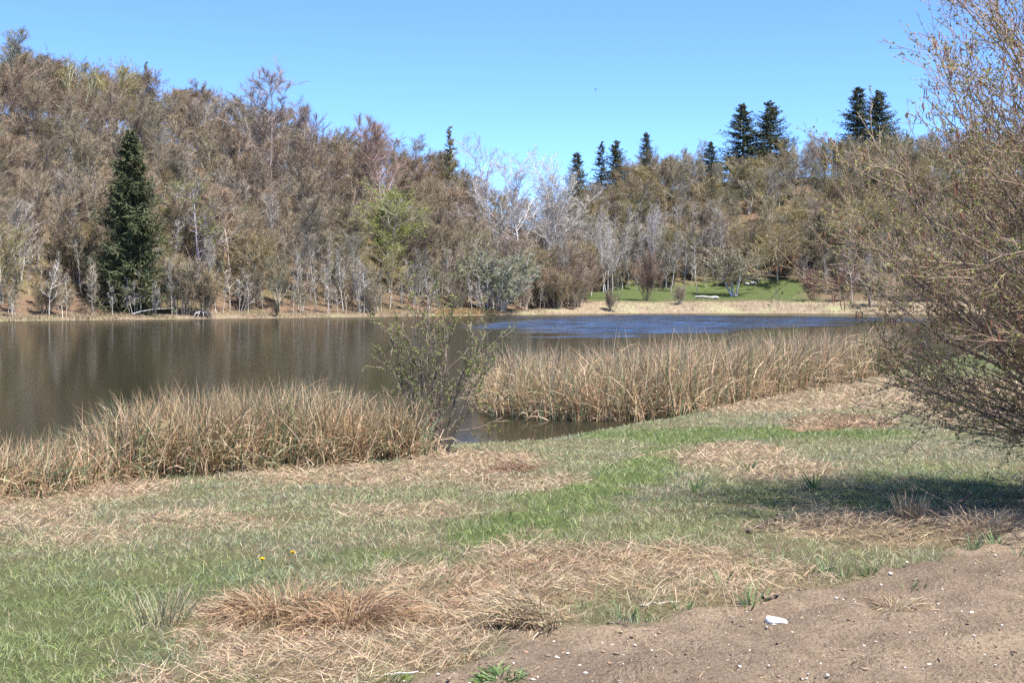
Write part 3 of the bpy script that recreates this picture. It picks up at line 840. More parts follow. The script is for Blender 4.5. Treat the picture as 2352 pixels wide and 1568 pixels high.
BT = [((1, 1, 1), 'brown'), ((1.12, 0.98, 0.93), 'reddish-brown'), ((0.8, 0.76, 0.76), 'dark brown'), ((1.15, 1.08, 1.0), 'pale brown'), ((0.98, .98, .86), 'olive-brown')]
GT = [((1, 1, 1), 'grey'), ((0.8, 0.8, 0.78), 'dark grey'), ((1.2, 1.2, 1.22), 'whitish'), ((1.02, .96, .82), 'tan')]
OT = [((1, 1, 1), 'olive'), ((1.1, 1.0, .85), 'golden-olive'), ((.82, .85, .82), 'dark olive'), ((1.2, 1.18, .95), 'yellow-green'), ((.95, .86, .82), 'brownish')]
WT = [((1, 1, 1), 'white'), ((1.15, 1.15, 1.15), 'bright white'), ((.85, .85, .85), 'greyish')]
counts = {}
counts['b1'] = scatter(80, -90, 1120, 72, 104, ['beech0', 'beech1', 'beech3', 'grey0', 'olive1'], 'ridge_tree', 'ridge tree', 'tree', 'trees along the left skyline', 10, 15, BT, 2.2, (1.1, 1.5), jit=10)
counts['b1'] = scatter(175, -90, 1080, 14, 96, ['beech0', 'beech1', 'beech2', 'beech3'], 'bare_beech', 'bare tree', 'tree', 'bare brown trees on the left hillside', 10, 14.5, BT, 2.5, (1.15, 1.55))
counts['g1'] = scatter(75, -90, 1080, 5, 92, ['grey0', 'grey1', 'grey2', 'birch0'], 'grey_barked_tree', 'bare slim tree', 'tree', 'grey-stemmed trees on the left hillside', 8, 13, GT, 2.3, (1.0, 1.35))
counts['o1'] = scatter(48, -90, 1080, 6, 92, ['olive0', 'olive1', 'olive2', 'lime1'], 'budding_tree', 'budding tree', 'tree', 'budding trees on the left hillside', 7, 11, OT, 2.6, (1.0, 1.35))
counts['m1'] = scatter(80, 1000, 1360, 10, 100, ['grey0', 'grey1', 'grey2', 'beech3', 'olive2', 'olive0'], 'grey_barked_tree', 'leafless tree', 'tree', 'trees in the valley gap', 8, 12, BT, 2.4, (1.1, 1.5))
counts['w1'] = scatter(40, 1330, 1660, 34, 64, ['birch0', 'birch1', 'grey1', 'birch0', 'birch1'], 'birch_tree', 'thin birch', 'tree', 'thin birches behind the far lawn', 9, 13, WT, 1.5, (1.0, 1.4), jit=0)
counts['o2'] = scatter(70, 1280, 2460, 80, 108, ['olive0', 'olive2', 'grey0', 'grey2'], 'ridge_tree', 'ridge tree', 'tree', 'trees along the right skyline', 8, 12, OT, 2.2, (1.2, 1.6), jit=10)
counts['o2'] = scatter(175, 1330, 2460, 44, 104, ['olive0', 'olive1', 'olive2', 'olive0', 'olive1', 'grey0'], 'budding_tree', 'budding tree', 'tree', 'budding trees on the right hillside', 8.5, 12.5, OT, 2.9, (1.25, 1.65))
counts['g2'] = scatter(50, 1330, 2460, 46, 104, ['grey0', 'grey2', 'beech1', 'beech3'], 'bare_tree', 'bare tree', 'tree', 'bare trees on the right hillside', 9, 13, BT, 2.6, (1.15, 1.5))
counts['b2'] = scatter(45, 1870, 2460, 10, 52, ['birch0', 'birch1', 'pole0', 'brush0', 'brush1', 'grey0'], 'thin_tree', 'thicket stem', 'tree', 'thicket right of the far lawn', 5, 11, GT, 2.0, (1.1, 1.5))
counts['p1'] = scatter(120, -90, 1260, 1.5, 24, ['pole0', 'pole1', 'pole2', 'brush1', 'birch0'], 'bare_sapling', 'slender sapling', 'sapling', 'saplings along the left far shore', 3.0, 8.0, [GT[0], GT[1], GT[3], ((1.08, 1.08, 1.1), 'pale')], 1.2, (.9, 1.3), power=1.4)
counts['p2'] = scatter(85, 1240, 1900, 41, 60, ['brush0', 'brush1', 'pole0', 'pole2'], 'bare_shrub', 'bare shrub', 'shrub', 'shrubs round the far lawn', 3.0, 7.0, BT, 1.4, (.9, 1.3))
counts['p3'] = scatter(45, 1210, 1340, 6, 42, ['brush0', 'brush1', 'pole2', 'grey1'], 'bare_shrub', 'bare shrub', 'shrub', 'shrubs round the far lawn', 3.5, 7.5, BT, 1.4, (1, 1.3))
def tell_apart(names, far_tree=True):
    """things that would share a label are told apart by their order from the left"""
    by = {}
    for o in list(COL.objects):
        if o.parent is None and 'label' in o and o.name.split('.')[0] in names:
            by.setdefault(o['label'], []).append(o)
    for lb, os_ in by.items():
        n = len(os_)
        if n < 2:
            continue
        os_.sort(key=lambda o: o.location.x / o.location.y)
        w = {2: ['left-hand', 'right-hand'], 3: ['leftmost', 'middle', 'rightmost']}.get(n, ['first', 'second', 'third', 'fourth', 'fifth', 'sixth', 'seventh', 'eighth', 'ninth', 'tenth', 'eleventh', 'twelfth', 'thirteenth', 'fourteenth', 'fifteenth', 'sixteenth', 'seventeenth', 'eighteenth', 'nineteenth', 'twentieth', 'twenty-first', 'twenty-second'])
        for o, q in zip(os_, w):
            o['label'] = (q + ' ' + lb) if n < 4 or len(lb.replace('-', ' ').split()) > 12 else (q + ' ' + lb + ', from left')
tell_apart({'ridge_tree', 'bare_beech', 'grey_barked_tree', 'budding_tree', 'birch_tree', 'bare_tree', 'thin_tree', 'bare_sapling', 'bare_shrub'})
print('TREES', counts)

# --- undergrowth of the wooded slopes: a mass of brush nobody could count
def undergrowth():
    rng = np.random.RandomState(301)
    n = 2800
    px = rng.uniform(-120, 2480, n); d = 3 + 108 * rng.rand(n)
    Y = np.interp(px, _pxs, _shore) + d
    ok = ~((px > 1215) & (px < 1890) & (d < 44)); px, Y = px[ok], Y[ok]
    X = (px - CX) / FPX * Y; Z = height(X, Y)
    n = len(X); k = 3; m = 18
    sp = rng.rand(n, 1) * 1.2 + 0.5; hh = 1.4 + 3.6 * rng.rand(n, 1) ** 1.4
    az = rng.rand(n, m) * 6.283; le = 0.15 + 0.55 * rng.rand(n, m)
    base = np.stack([X[:, None] + np.cos(az) * sp * rng.rand(n, m), Y[:, None] + np.sin(az) * sp * rng.rand(n, m), np.broadcast_to(Z[:, None] - 0.1, (n, m)) + hh * 0.55 * rng.rand(n, m)], -1).reshape(-1, 3)
    dr = np.stack([np.sin(le) * np.cos(az), np.sin(le) * np.sin(az), np.cos(le)], -1).reshape(-1, 3)
    L = (hh * (0.25 + 0.35 * rng.rand(n, m))).ravel()
    P = np.empty((len(base), k, 3)); P[:, 0] = base
    for j in range(1, k):
        dr = unit(dr + 0.2 * rng.randn(len(dr), 3)); P[:, j] = P[:, j - 1] + dr * (L / (k - 1))[:, None]
    W = np.array([1, .8, .2])[None] * (0.014 + 0.012 * rng.rand(len(P), 1))
    V, F, mm = ribbons(P, W, rng)
    tone = np.array([[.20, .14, .10], [.23, .185, .135], [.18, .145, .09], [.165, .16, .075], [.26, .225, .185]])[rng.randint(5, size=n)]
    c = np.repeat(tone[:, None], m, 1).reshape(-1, 3) * (0.75 + 0.5 * rng.rand(n * m, 1))
    a = Acc(); a.add(V, F, 0, np.repeat(c, mm, 0))
    obj('undergrowth', a.mesh('undergrowth', [M['dry_blade']], color=True), kind='stuff', label='brown leafless brush under the trees of the far slopes', cat='undergrowth')
undergrowth()

# ------------------------------------------------------------------ blades: grass, straw, reeds
def arcs(base, az, lean0, bend, L, k, rng, wob=0.06):
    """curved blades: start lean from the vertical, bending further over along the length"""
    b = len(base); s = np.linspace(0, 1, k)
    P = np.empty((b, k, 3)); P[:, 0] = base
    dirh = np.stack([np.cos(az), np.sin(az), 0 * az], -1)
    for j in range(1, k):
        th = lean0 + bend * ((j - 0.5) / (k - 1)) ** 1.4
        d = dirh * np.sin(th)[:, None] + np.array([0, 0, 1.0]) * np.cos(th)[:, None] + wob * rng.randn(b, 3)
        P[:, j] = P[:, j - 1] + unit(d) * (L / (k - 1))[:, None]
    return P

def put_blades(acc, P, W, col, rng):
    V, F, m = ribbons(P, W, rng)
    acc.add(V, F, 0, np.repeat(col, m, 0))

def meadow_points(n, rng, y0=4.8, y1=62.0, xm=0.43):
    e = 0.22; y = (y0 ** e + (y1 ** e - y0 ** e) * rng.rand(n)) ** (1 / e)
    x = (2 * rng.rand(n) - 1) * (xm * y + 1.9)
    ok = ~inside(x, y, LAKE); x, y = x[ok], y[ok]
    z = height(x, y)
    ok = z > 0.03
    return x[ok], y[ok], z[ok]

def var(c, n, rng, s=0.25):
    c = np.broadcast_to(np.asarray(c, float), (n, 3))
    return c * (1 - s + 2 * s * rng.rand(n, 1)) * (1 - 0.08 + 0.16 * rng.rand(n, 3))

def grass():
    rng = np.random.RandomState(401)
    x, y, z = meadow_points(410000, rng)
    so, st, gr = cover(x, y, z)
    n1 = fbm(x * 0.8 + 50, y * 0.8, 3); n2 = fbm(x * 4 + 9, y * 4 + 3, 2)
    ok = rng.rand(len(x)) < np.clip(1 - 1.25 * so - 0.6 * st + 0.1, 0.0, 1) * np.clip(0.45 + 1.3 * n2, 0, 1)
    ok &= ~((so > 0.6) & (rng.rand(len(x)) > 0.012))
    x, y, z, so, st, gr, n1, n2 = [q[ok] for q in (x, y, z, so, st, gr, n1, n2)]
    b = len(x)
    fresh = np.array([.205, .255, .085]); sage = np.array([.30, .32, .17]); blue = np.array([.255, .29, .18]); dry = np.array([.44, .38, .26])
    pf = np.clip(0.14 + 0.75 * gr, 0, 1); pd = np.clip(0.24 + 0.45 * st - 0.35 * gr + 0.5 * (n1 - 0.5), 0.03, 0.9)
    u = rng.rand(b); isd = u < pd; isf = (~isd) & (rng.rand(b) < pf)
    col = np.where(isd[:, None], dry, np.where(isf[:, None], fresh, np.where((n1 > 0.52)[:, None], blue, sage)))
    col = var(col, b, rng, 0.28)
    L = (0.035 + 0.055 * rng.rand(b)) * (0.6 + 0.85 * n2) * (1 + 0.3 * gr) * np.where(isd, 1.1, 1.0)
    sc = np.clip(y / 9.0, 0.8, 3.2)
    L *= np.clip(1 + 0.010 * (y - 10), 1, 1.5)
    P = arcs(np.stack([x, y, z - 0.01], -1), rng.rand(b) * 6.283, 0.15 + 0.75 * rng.rand(b), 0.5 + 0.9 * rng.rand(b), L, 3, rng)
    W = np.array([1, .8, .2])[None] * (0.0021 * sc * (0.7 + 0.6 * rng.rand(b)))[:, None]
    a = Acc(); put_blades(a, P, W, col, rng)
    obj('grass', a.mesh('grass', [M['blade']], color=True), kind='stuff', label='short sage-green and dry grass of the lakeside meadow', cat='grass')
    print('GRASS', b)

def straw_layer():
    rng = np.random.RandomState(402)
    x, y, z = meadow_points(460000, rng)
    so, st, gr = cover(x, y, z)
    n3 = fbm(x * 1.6 + 4, y * 1.6 + 70, 3); n4 = fbm(x * 5 + 4, y * 5 + 70, 2)
    ok = (rng.rand(len(x)) < np.clip(0.02 + 1.35 * np.maximum(st - .10, 0) - 0.2 * gr, 0, 1) * np.clip(0.2 + 1.5 * n4, 0, 1)) & (rng.rand(len(x)) > so * 1.02)
    x, y, z, st, n3, n4 = [q[ok] for q in (x, y, z, st, n3, n4)]
    b = len(x)
    pyr = HZ + FPX * (EYE - z) / y; pxr = CX + FPX * x / y
    red = np.clip(patches(pxr, pyr, [(1930, 968, 150, 16, 1), (90, 1120, 140, 40, .8), (1180, 1085, 120, 22, .6), (1000, 1130, 260, 30, .4), (700, 1400, 220, 50, .7), (1090, 1340, 120, 50, .5), (1300, 1290, 200, 30, .4)]), 0, 1)
    straw_c = np.array([.47, .365, .245]); tan = np.array([.36, .262, .170]); brown = np.array([.19, .122, .078])
    u = rng.rand(b, 1)
    col = np.where(u < 0.5 - 0.35 * red[:, None], straw_c, np.where(u < 0.86 - 0.45 * red[:, None], tan, brown))
    col = var(col, b, rng, 0.28)
    az = n3 * 12 + 1.5 * rng.randn(b)
    L = (0.05 + 0.15 * rng.rand(b) ** 1.5) * np.clip(0.85 + 0.012 * y, .9, 1.5)
    sc = np.clip(y / 9.0, 0.85, 3.0)
    mound = 0.10 * np.maximum(n4 - 0.42, 0) * st
    P = arcs(np.stack([x, y, z + 0.004 + mound + 0.02 * rng.rand(b)], -1), az, 0.85 + 0.55 * rng.rand(b), 0.15 + 0.5 * rng.rand(b), L, 3, rng, 0.16)
    W = np.array([1, .9, .3])[None] * (0.0018 * sc * (0.7 + 0.7 * rng.rand(b)))[:, None]
    a = Acc(); put_blades(a, P, W, col, rng)
    obj('dead_straw', a.mesh('dead_straw', [M['dry_blade']], color=True), kind='stuff', label='flattened tan dead grass lying over the meadow', cat='straw')
    print('STRAW', b)
grass(); straw_layer()

def fill_poly(poly, n, rng):
    lo = poly.min(0); hi = poly.max(0); out = np.zeros((0, 2))
    while len(out) < n:
        q = lo + (hi - lo) * rng.rand(n * 2, 2)
        out = np.concatenate([out, q[inside(q[:, 0], q[:, 1], poly)]])
    return out[:n]

REED_C = np.array([[.48, .36, .225], [.40, .28, .16], [.54, .43, .29], [.26, .165, .095], [.115, .15, .085], [.165, .20, .10]])
def reed_bed(name, poly, n, hfun, label, seed, pg, lean_bias, w0, nplume=60, bendy=1.0):
    rng = np.random.RandomState(seed)
    q = fill_poly(poly, n, rng)
    nn = fbm(q[:, 0] * 1.3, q[:, 1] * 1.3, 3)
    q = q + rng.randn(len(q), 2) * np.array([.22, .16])
    keep = rng.rand(len(q)) < np.clip(1.9 * nn + .05, 0, 1)
    q = q[keep]; nn = nn[keep]; b = len(q)
    z = height(q[:, 0], q[:, 1])
    H = hfun(q[:, 0], q[:, 1]) * (0.66 + 0.46 * rng.rand(b)) * (0.72 + 0.56 * nn)
    p = np.array([.34, .24, .18, .24]) * (1 - pg); p = np.concatenate([p, [pg * .6, pg * .4]])
    ci = rng.choice(6, size=b, p=p / p.sum())
    gn = fbm(q[:, 0] * 2.2 + 40, q[:, 1] * 2.2, 2)
    ci = np.where((ci >= 4) & (gn < 0.42), 1, ci)
    col = var(REED_C[ci], b, rng, 0.25)
    az = lean_bias + 2.4 * rng.randn(b)
    P = arcs(np.stack([q[:, 0], q[:, 1], np.maximum(z, -0.25) - 0.03], -1), az, 0.03 + 0.17 * bendy * np.abs(rng.randn(b)), bendy * (0.1 + 2.1 * rng.rand(b) ** 2.2), H * 1.15, 5, rng, 0.10)
    W = np.array([1, 1, .85, .55, .1])[None] * (w0 * (0.6 + 0.8 * rng.rand(b)))[:, None]
    a = Acc(); put_blades(a, P, W, col, rng)
    # collapsed lower leaves
    m = b; s = rng.choice(b, m)
    P = arcs(np.stack([q[s, 0], q[s, 1], np.maximum(z[s], -0.05) + 0.25 * H[s] * rng.rand(m)], -1), rng.rand(m) * 6.283, 0.5 + 0.7 * rng.rand(m), 0.6 + 1.2 * rng.rand(m), 0.45 * H[s] * (0.6 + 0.6 * rng.rand(m)), 4, rng, 0.08)
    W = np.array([1, 1, .7, .1])[None] * (w0 * (0.6 + 0.6 * rng.rand(m)))[:, None]
    put_blades(a, P, W, var(REED_C[rng.choice([0, 1, 2, 3, 3], size=m)], m, rng, 0.25), rng)
    # green new leaves low in the bed
    m = b // 3; s = rng.choice(b, m)
    P = arcs(np.stack([q[s, 0] + .05 * rng.randn(m), q[s, 1] + .05 * rng.randn(m), np.maximum(z[s], -0.2)], -1), rng.rand(m) * 6.283, 0.03 + 0.2 * rng.rand(m), 0.2 + 0.6 * rng.rand(m), 0.62 * H[s] * (0.5 + 0.6 * rng.rand(m)), 3, rng, 0.05)
    W = np.array([1, .9, .1])[None] * (w0 * 1.1 * (0.6 + 0.6 * rng.rand(m)))[:, None]
    put_blades(a, P, W, var(REED_C[4 + rng.randint(2, size=m)], m, rng, 0.25), rng)
    # a few seed heads on tall hooked stalks
    s = rng.choice(b, nplume)
    P = arcs(np.stack([q[s, 0], q[s, 1], np.maximum(z[s], -0.1)], -1), lean_bias + 0.9 * rng.randn(nplume), 0.03 + 0.1 * rng.rand(nplume), 1.2 + 1.6 * rng.rand(nplume), 1.42 * H[s], 8, rng, 0.03)
    W = np.array([.6, .6, .6, .5, .5, .6, .6, .2])[None] * np.full((nplume, 1), w0 * 0.9)
    put_blades(a, P, W, var((.50, .36, .21), nplume, rng, .2), rng)
    obj(name, a.mesh(name, [M['reed_blade']], color=True), kind='stuff', label=label, cat='reeds')

front = [(-160, 1170), (0, 1150), (110, 1132), (240, 1108), (330, 1100), (500, 1086), (700, 1072), (850, 1062), (962, 1052)]
fr = np.array([gp(a, b)[:2] for a, b in front])
bk = fr[::-1] + np.array([[-.9, 1.6], [-.3, 3.0], [0, 3.6], [0, 3.9], [0, 4.0], [0, 3.6], [0, 3.2], [0, 3.4], [0, 3.6]])
LEFT_BED = np.concatenate([fr, bk])
def h_left(x, y):
    px = CX + FPX * x / y
    return ip(px, [(-200, .66), (150, .66), (235, .78), (270, 1.02), (400, 1.06), (700, 1.0), (850, .93), (960, .84), (1010, .7)])
reed_bed('sedge_bed', LEFT_BED, 19000, h_left, 'tangled tan and green sedge bed on the near bank, left of the sapling', 501, 0.36, 0.0, 0.0062, 130, 1.3)
RIGHT_BED = np.array([(-.55, 34.5), (-.35, 29.2), (1.15, 28.0), (2.6, 28.1), (3.9, 29.1), (5.7, 32), (9.3, 38.3), (13.3, 45.5), (14.6, 50), (11.5, 48), (7, 41.5), (2.7, 36.8), (.3, 35.6)])
def h_right(x, y):
    return ip(x, [(-1, 1.25), (0, 1.45), (3, 1.55), (8, 1.55), (15, 1.35)])
reed_bed('reed_bed', RIGHT_BED, 22500, h_right, 'dense straw-coloured reed bed standing in the water, right of the sapling', 502, 0.30, 0.4, 0.0085, 190, 1.1)

# dry fringe of the far bank
def far_fringe():
    rng = np.random.RandomState(503)
    n = 20000
    px = rng.uniform(-120, 2480, n); lw = sm((px - 1180) / 150)
    d = (0.1 + (3.2 + 11 * lw) * rng.rand(n) ** 1.2)
    Y = np.interp(px, _pxs, _shore) + d; X = (px - CX) / FPX * Y; Z = height(X, Y)
    nn = fbm(X * 0.35, Y * 0.35, 3)
    H = (0.16 + 0.55 * np.maximum(nn - 0.38, 0) * 2.2) * (0.6 + 0.8 * rng.rand(n))
    patch = (px > 1000) & (px < 1142) & (d < 4.5); H = np.where(patch, 0.75 + 0.35 * rng.rand(n), H)
    H = np.where((px > 1850) & (d < 4) & (nn > .45), 0.7 + .3 * rng.rand(n), H)
    col = np.array([[.35, .28, .19], [.29, .22, .14], [.20, .13, .08], [.22, .21, .12]])[rng.choice(4, size=n, p=[.45, .3, .12, .13])]
    col = np.where(patch[:, None], np.array([.32, .23, .11]), col)
    P = arcs(np.stack([X, Y, Z - 0.02], -1), rng.rand(n) * 6.283, 0.1 + 0.5 * rng.rand(n), 0.3 + 0.9 * rng.rand(n), H, 3, rng)
    W = np.array([1, .9, .2])[None] * np.full((n, 1), 0.022)
    a = Acc(); put_blades(a, P, W, var(col, n, rng, .2), rng)
    obj('bank_grass', a.mesh('bank_grass', [M['dry_blade']], color=True), kind='stuff', label='pale dry grass along the far waterline', cat='grass')
far_fringe()

# ------------------------------------------------------------------ the sapling at the near shore
def near_woody(name, loc, label, cat, seed, stem_list, n1, l1, a1, n2, l2, a2, n3, l3, leaf_n, leaf_s, cat_n, up1=0.06, r0=0.02, tint=(1, 1, 1), rt=0.0024, leafm='alder_leaf', t1=0.22):
    """stem_list: (base dx, base dy, end dx, end dy, end z) of each stem"""
    rng = np.random.RandomState(seed)
    k = 9; S = np.array(stem_list, float); n = len(S); s = np.linspace(0, 1, k)[None, :, None]
    b0 = np.concatenate([S[:, :2], np.full((n, 1), -0.12)], 1)[:, None]; e0 = S[:, 2:5][:, None]
    mid = b0 * 0.5 + e0 * 0.5 + np.concatenate([-(e0 - b0)[..., :2] * 0.10, np.zeros((n, 1, 1))], -1)
    P0 = (1 - s) ** 2 * b0 + 2 * s * (1 - s) * mid + s ** 2 * e0
    L0 = np.linalg.norm(e0 - b0, axis=-1)[:, 0]
    P0[:, 1:] += rng.randn(n, k - 1, 3) * 0.012 * L0[:, None, None]
    R_ = r0 * (0.55 + 0.45 * L0 / L0.max())[:, None] * (1 - 0.85 * np.linspace(0, 1, k)[None])
    P1, R1 = children(P0, R_, n1, t1, 0.97, a1, 10, l1 * L0, 7, rng, up=up1, wander=0.09, ratio=0.62, tip=0.3, taper=0.45)
    L1 = np.linalg.norm(P1[:, -1] - P1[:, 0], axis=1)
    P2, R2 = children(P1, R1, n2, 0.12, 0.98, a2, 10, l2 * L1, 5, rng, up=up1, wander=0.11, ratio=0.62, tip=0.35, taper=0.4)
    P3, R3 = children(P2, R2, n3, 0.15, 0.95, 38, 10, l3, 4, rng, up=up1, wander=0.12, ratio=0.7, tip=0.5, taper=0.3)
    e = obj(name, None, None, loc, None, label, cat); e.empty_display_size = 0.3
    t = Acc(); t.add(*tubes(P0, np.maximum(R_, rt * 1.3), 7), 0)
    o = obj('trunk', t.mesh('stems', [M['alder_bark']], True), e); o.color = (*tint, 1)
    c = Acc(); c.add(*tubes(P1, np.maximum(R1, rt * 1.1), 5), 0); c.add(*tubes(P2, np.maximum(R2, rt), 4), 0); c.add(*tubes(P3[:, ::3], np.maximum(R3[:, ::3], rt * 0.85), 3), 0)
    o = obj('branches', c.mesh('branches', [M['alder_twig']], True), e); o.color = (*tint, 1)
    q = np.concatenate([along(P3, leaf_n, rng), along(P2, leaf_n, rng, .3), along(P1, leaf_n, rng, .55)])
    lf = Acc(); lf.add(*leaves(q, leaf_s, rng), 0)
    q2 = q[rng.rand(len(q)) < 0.5] + rng.randn((rng.rand(1) * 0 + 1).astype(int)[0], 3) * 0.002
    lf.add(*leaves(q2, leaf_s * 0.9, rng), 0)
    o = obj('leaf_buds', lf.mesh('leaf_buds', [M[leafm]]), e, kind='stuff'); o.color = (1, 1, 1, 1)
    if cat_n:
        hi = P3[P3[:, -1, 2] > 1.2]
        q = along(hi, 1, rng, .6, 1.0); q = q[rng.permutation(len(q))[:cat_n]]
        q = np.concatenate([q, q + rng.randn(len(q), 3) * np.array([.02, .02, .01])])
        hL = (0.035 + 0.05 * rng.rand(len(q)))
        C = np.stack([q, q - np.stack([0 * hL, 0 * hL, hL * .5], -1) + rng.randn(len(q), 3) * .003, q - np.stack([0 * hL, 0 * hL, hL], -1) + rng.randn(len(q), 3) * .006], 1)
        ck = Acc(); ck.add(*tubes(C, np.tile([.0035, .0055, .002], (len(C), 1)), 4), 0)
        o = obj('catkins', ck.mesh('catkins', [M['catkin']]), e, kind='stuff'); o.color = (1, 1, 1, 1)
    return e

b = gp(1000, 1040)
yy = b[1]; u_ = yy / FPX
near_woody('alder_sapling', b, 'slender multi-stemmed alder sapling with green buds at the near water edge', 'sapling', 601,
           [(0, 0, -20 * u_, .1, 395 * u_), (.05, .02, 40 * u_, -.1, 330 * u_), (-.06, 0, -120 * u_, .1, 300 * u_), (.08, .03, 105 * u_, .15, 305 * u_), (.1, -.03, 130 * u_, -.1, 230 * u_), (-.1, .02, -105 * u_, -.2, 235 * u_), (.02, .08, 20 * u_, .5, 300 * u_), (-.02, -.08, -45 * u_, -.4, 320 * u_)],
           7, .40, 34, 4, .5, 38, 2, .20, 3, .038, 0, r0=0.022, up1=0.04, rt=0.0046, t1=0.15, tint=(.72, .72, .74), leafm='sapling_leaf')

# big alder bush at the right edge
rb = np.random.RandomState(611)
BY = 10.4; BX = (2755 - CX) / FPX * BY
BZ = float(height(np.array([BX]), np.array([BY]))[0])
st_l = []
for i in range(80):
    az = rb.uniform(math.pi * 0.55, math.pi * 1.5) if i < 68 else rb.uniform(0, 6.283)
    t = rb.rand()
    ln = rb.uniform(1.85, 2.75)
    el = math.radians(3 + 74 * t ** 0.72)
    R_ = ln * (1 + 0.85 * math.sin(el) ** 2)
    st_l.append((rb.uniform(-.3, .3), rb.uniform(-.3, .3), math.cos(az) * math.cos(el) * R_, math.sin(az) * math.cos(el) * R_ * 0.9, 0.30 + rb.uniform(-.1, .5) + math.sin(el) * R_))
near_woody('alder_bush', (BX, BY, BZ), 'large dense twiggy alder bush with buds and catkins filling the right edge', 'bush', 612,
           st_l, 10, .40, 24, 5, .45, 28, 3, .20, 2, .026, 1300, up1=0.03, r0=0.024, rt=0.0024, t1=0.25, tint=(1.15, 1.1, 1.05))

# ------------------------------------------------------------------ tussocks, clumps and single stalks in the meadow
def clump(name, px, py, rad, h, n, cols, label, cat, seed, bend=1.3, lean=0.5, w=0.003, group=None, lean_az=None, k=5, squash=1.0):
    rng = np.random.RandomState(seed)
    g = gs(px, py)
    az0 = rng.rand(n) * 6.283; rr = rad * np.sqrt(rng.rand(n))
    bx = np.cos(az0) * rr; by = np.sin(az0) * rr * squash
    bz = height(bx + g[0], by + g[1]) - g[2] - 0.02
    az = az0 + 0.6 * rng.randn(n) if lean_az is None else lean_az + 0.7 * rng.randn(n)
    P = arcs(np.stack([bx, by, bz], -1), az, lean * (0.25 + rr / rad) * (0.35 + 0.65 * rng.rand(n)) + .05, bend * (0.55 + 0.6 * rng.rand(n)), h * (0.55 + 0.6 * rng.rand(n)), k, rng, 0.05)
    W = (np.array([1, 1, .85, .6, .12]) if k == 5 else np.linspace(1, .15, k))[None] * (w * (0.7 + 0.6 * rng.rand(n)))[:, None]
    c = var(np.array(cols)[rng.randint(len(cols), size=n)], n, rng, .25)
    a = Acc(); put_blades(a, P, W, c, rng)
    return obj(name, a.mesh(name, [M['dry_blade']], color=True), None, tuple(g), None, label, cat, group)

BRN = [(.30, .19, .11), (.42, .29, .17), (.22, .135, .08), (.42, .31, .20)]
TAN = [(.46, .36, .24), (.38, .285, .18), (.52, .42, .29), (.28, .20, .125)]
GRN = [(.13, .20, .06), (.17, .24, .09), (.12, .18, .10)]
RSH = [(.20, .22, .13), (.26, .27, .15), (.44, .37, .23), (.36, .30, .17)]
clump('grass_tussock', 640, 1418, .22, .30, 1000, BRN, 'dark brown drooping grass tussock, left of two side by side', 'tussock', 701, 1.9, .9, .0026)
clump('grass_tussock', 800, 1432, .25, .30, 1100, BRN, 'dark brown drooping grass tussock, right of two side by side', 'tussock', 702, 1.9, .9, .0026)
clump('rush_clump', 372, 1440, .12, .27, 120, RSH, 'grey-green upright rush clump at the left of the brown tussocks', 'rushes', 703, .5, .35, .0026)
clump('rush_clump', 690, 1425, .10, .27, 90, RSH, 'olive upright rushes growing between the two brown tussocks', 'rushes', 704, .5, .45, .0024)
clump('rush_clump', 1230, 1432, .15, .32, 420, TAN + TAN + RSH[2:3] + RSH[:1], 'straw tussock with green rush tips at the edge of bare soil', 'tussock', 705, 1.5, .8, .0028, lean_az=3.6)
clump('grass_tussock', 1105, 1375, .16, .16, 380, BRN, 'small dark tussock above the straw tussock at the soil edge', 'tussock', 706, 1.8, 1.0, .0026)
clump('grass_tussock', 990, 1440, .16, .12, 300, BRN, 'low brown tussock just left of the bare soil', 'tussock', 707, 1.9, 1.1, .0026)
clump('grass_tussock', 1195, 1082, .32, .22, 500, [(.25, .155, .10), (.34, .23, .15), (.19, .12, .08)], 'rusty brown tussock leaning in the meadow below the open water', 'tussock', 708, 1.7, .8, .0045, lean_az=3.5)
clump('grass_tussock', 1935, 982, .9, .22, 900, [(.34, .22, .14), (.43, .29, .19), (.25, .155, .10)], 'wide rusty mat of dead sedge beside the bright green strip', 'tussock', 709, 1.8, 1.1, .0055, squash=.8)
clump('dry_stalks', 2095, 1200, .09, .26, 150, TAN, 'upright clump of dry pale stalks before the bush shadow', 'stalks', 710, .3, .3, .0034)
clump('straw_heap', 2060, 1395, .14, .16, 260, TAN, 'small heap of flattened straw lying on the bare soil', 'straw', 711, 1.6, 1.6, .0026, squash=.6)
clump('grass_tussock', 1420, 1290, .22, .13, 350, TAN, 'low straw tussock in the middle of the tan band', 'tussock', 712, 1.8, 1.1, .0026)
clump('grass_tussock', 1245, 1300, .20, .15, 350, BRN, 'brown tussock at the upper left of the tan band', 'tussock', 713, 1.8, 1.0, .0026)
clump('grass_tussock', 565, 1195, .09, .09, 120, BRN, 'tiny dark tuft in the pale grass, left half', 'tussock', 714, 1.7, 1.0, .003)
clump('rush_clump', 2250, 1215, .2, .22, 260, TAN, 'pale straw clump near the right edge by the soil', 'straw', 715, 1.4, .9, .003)

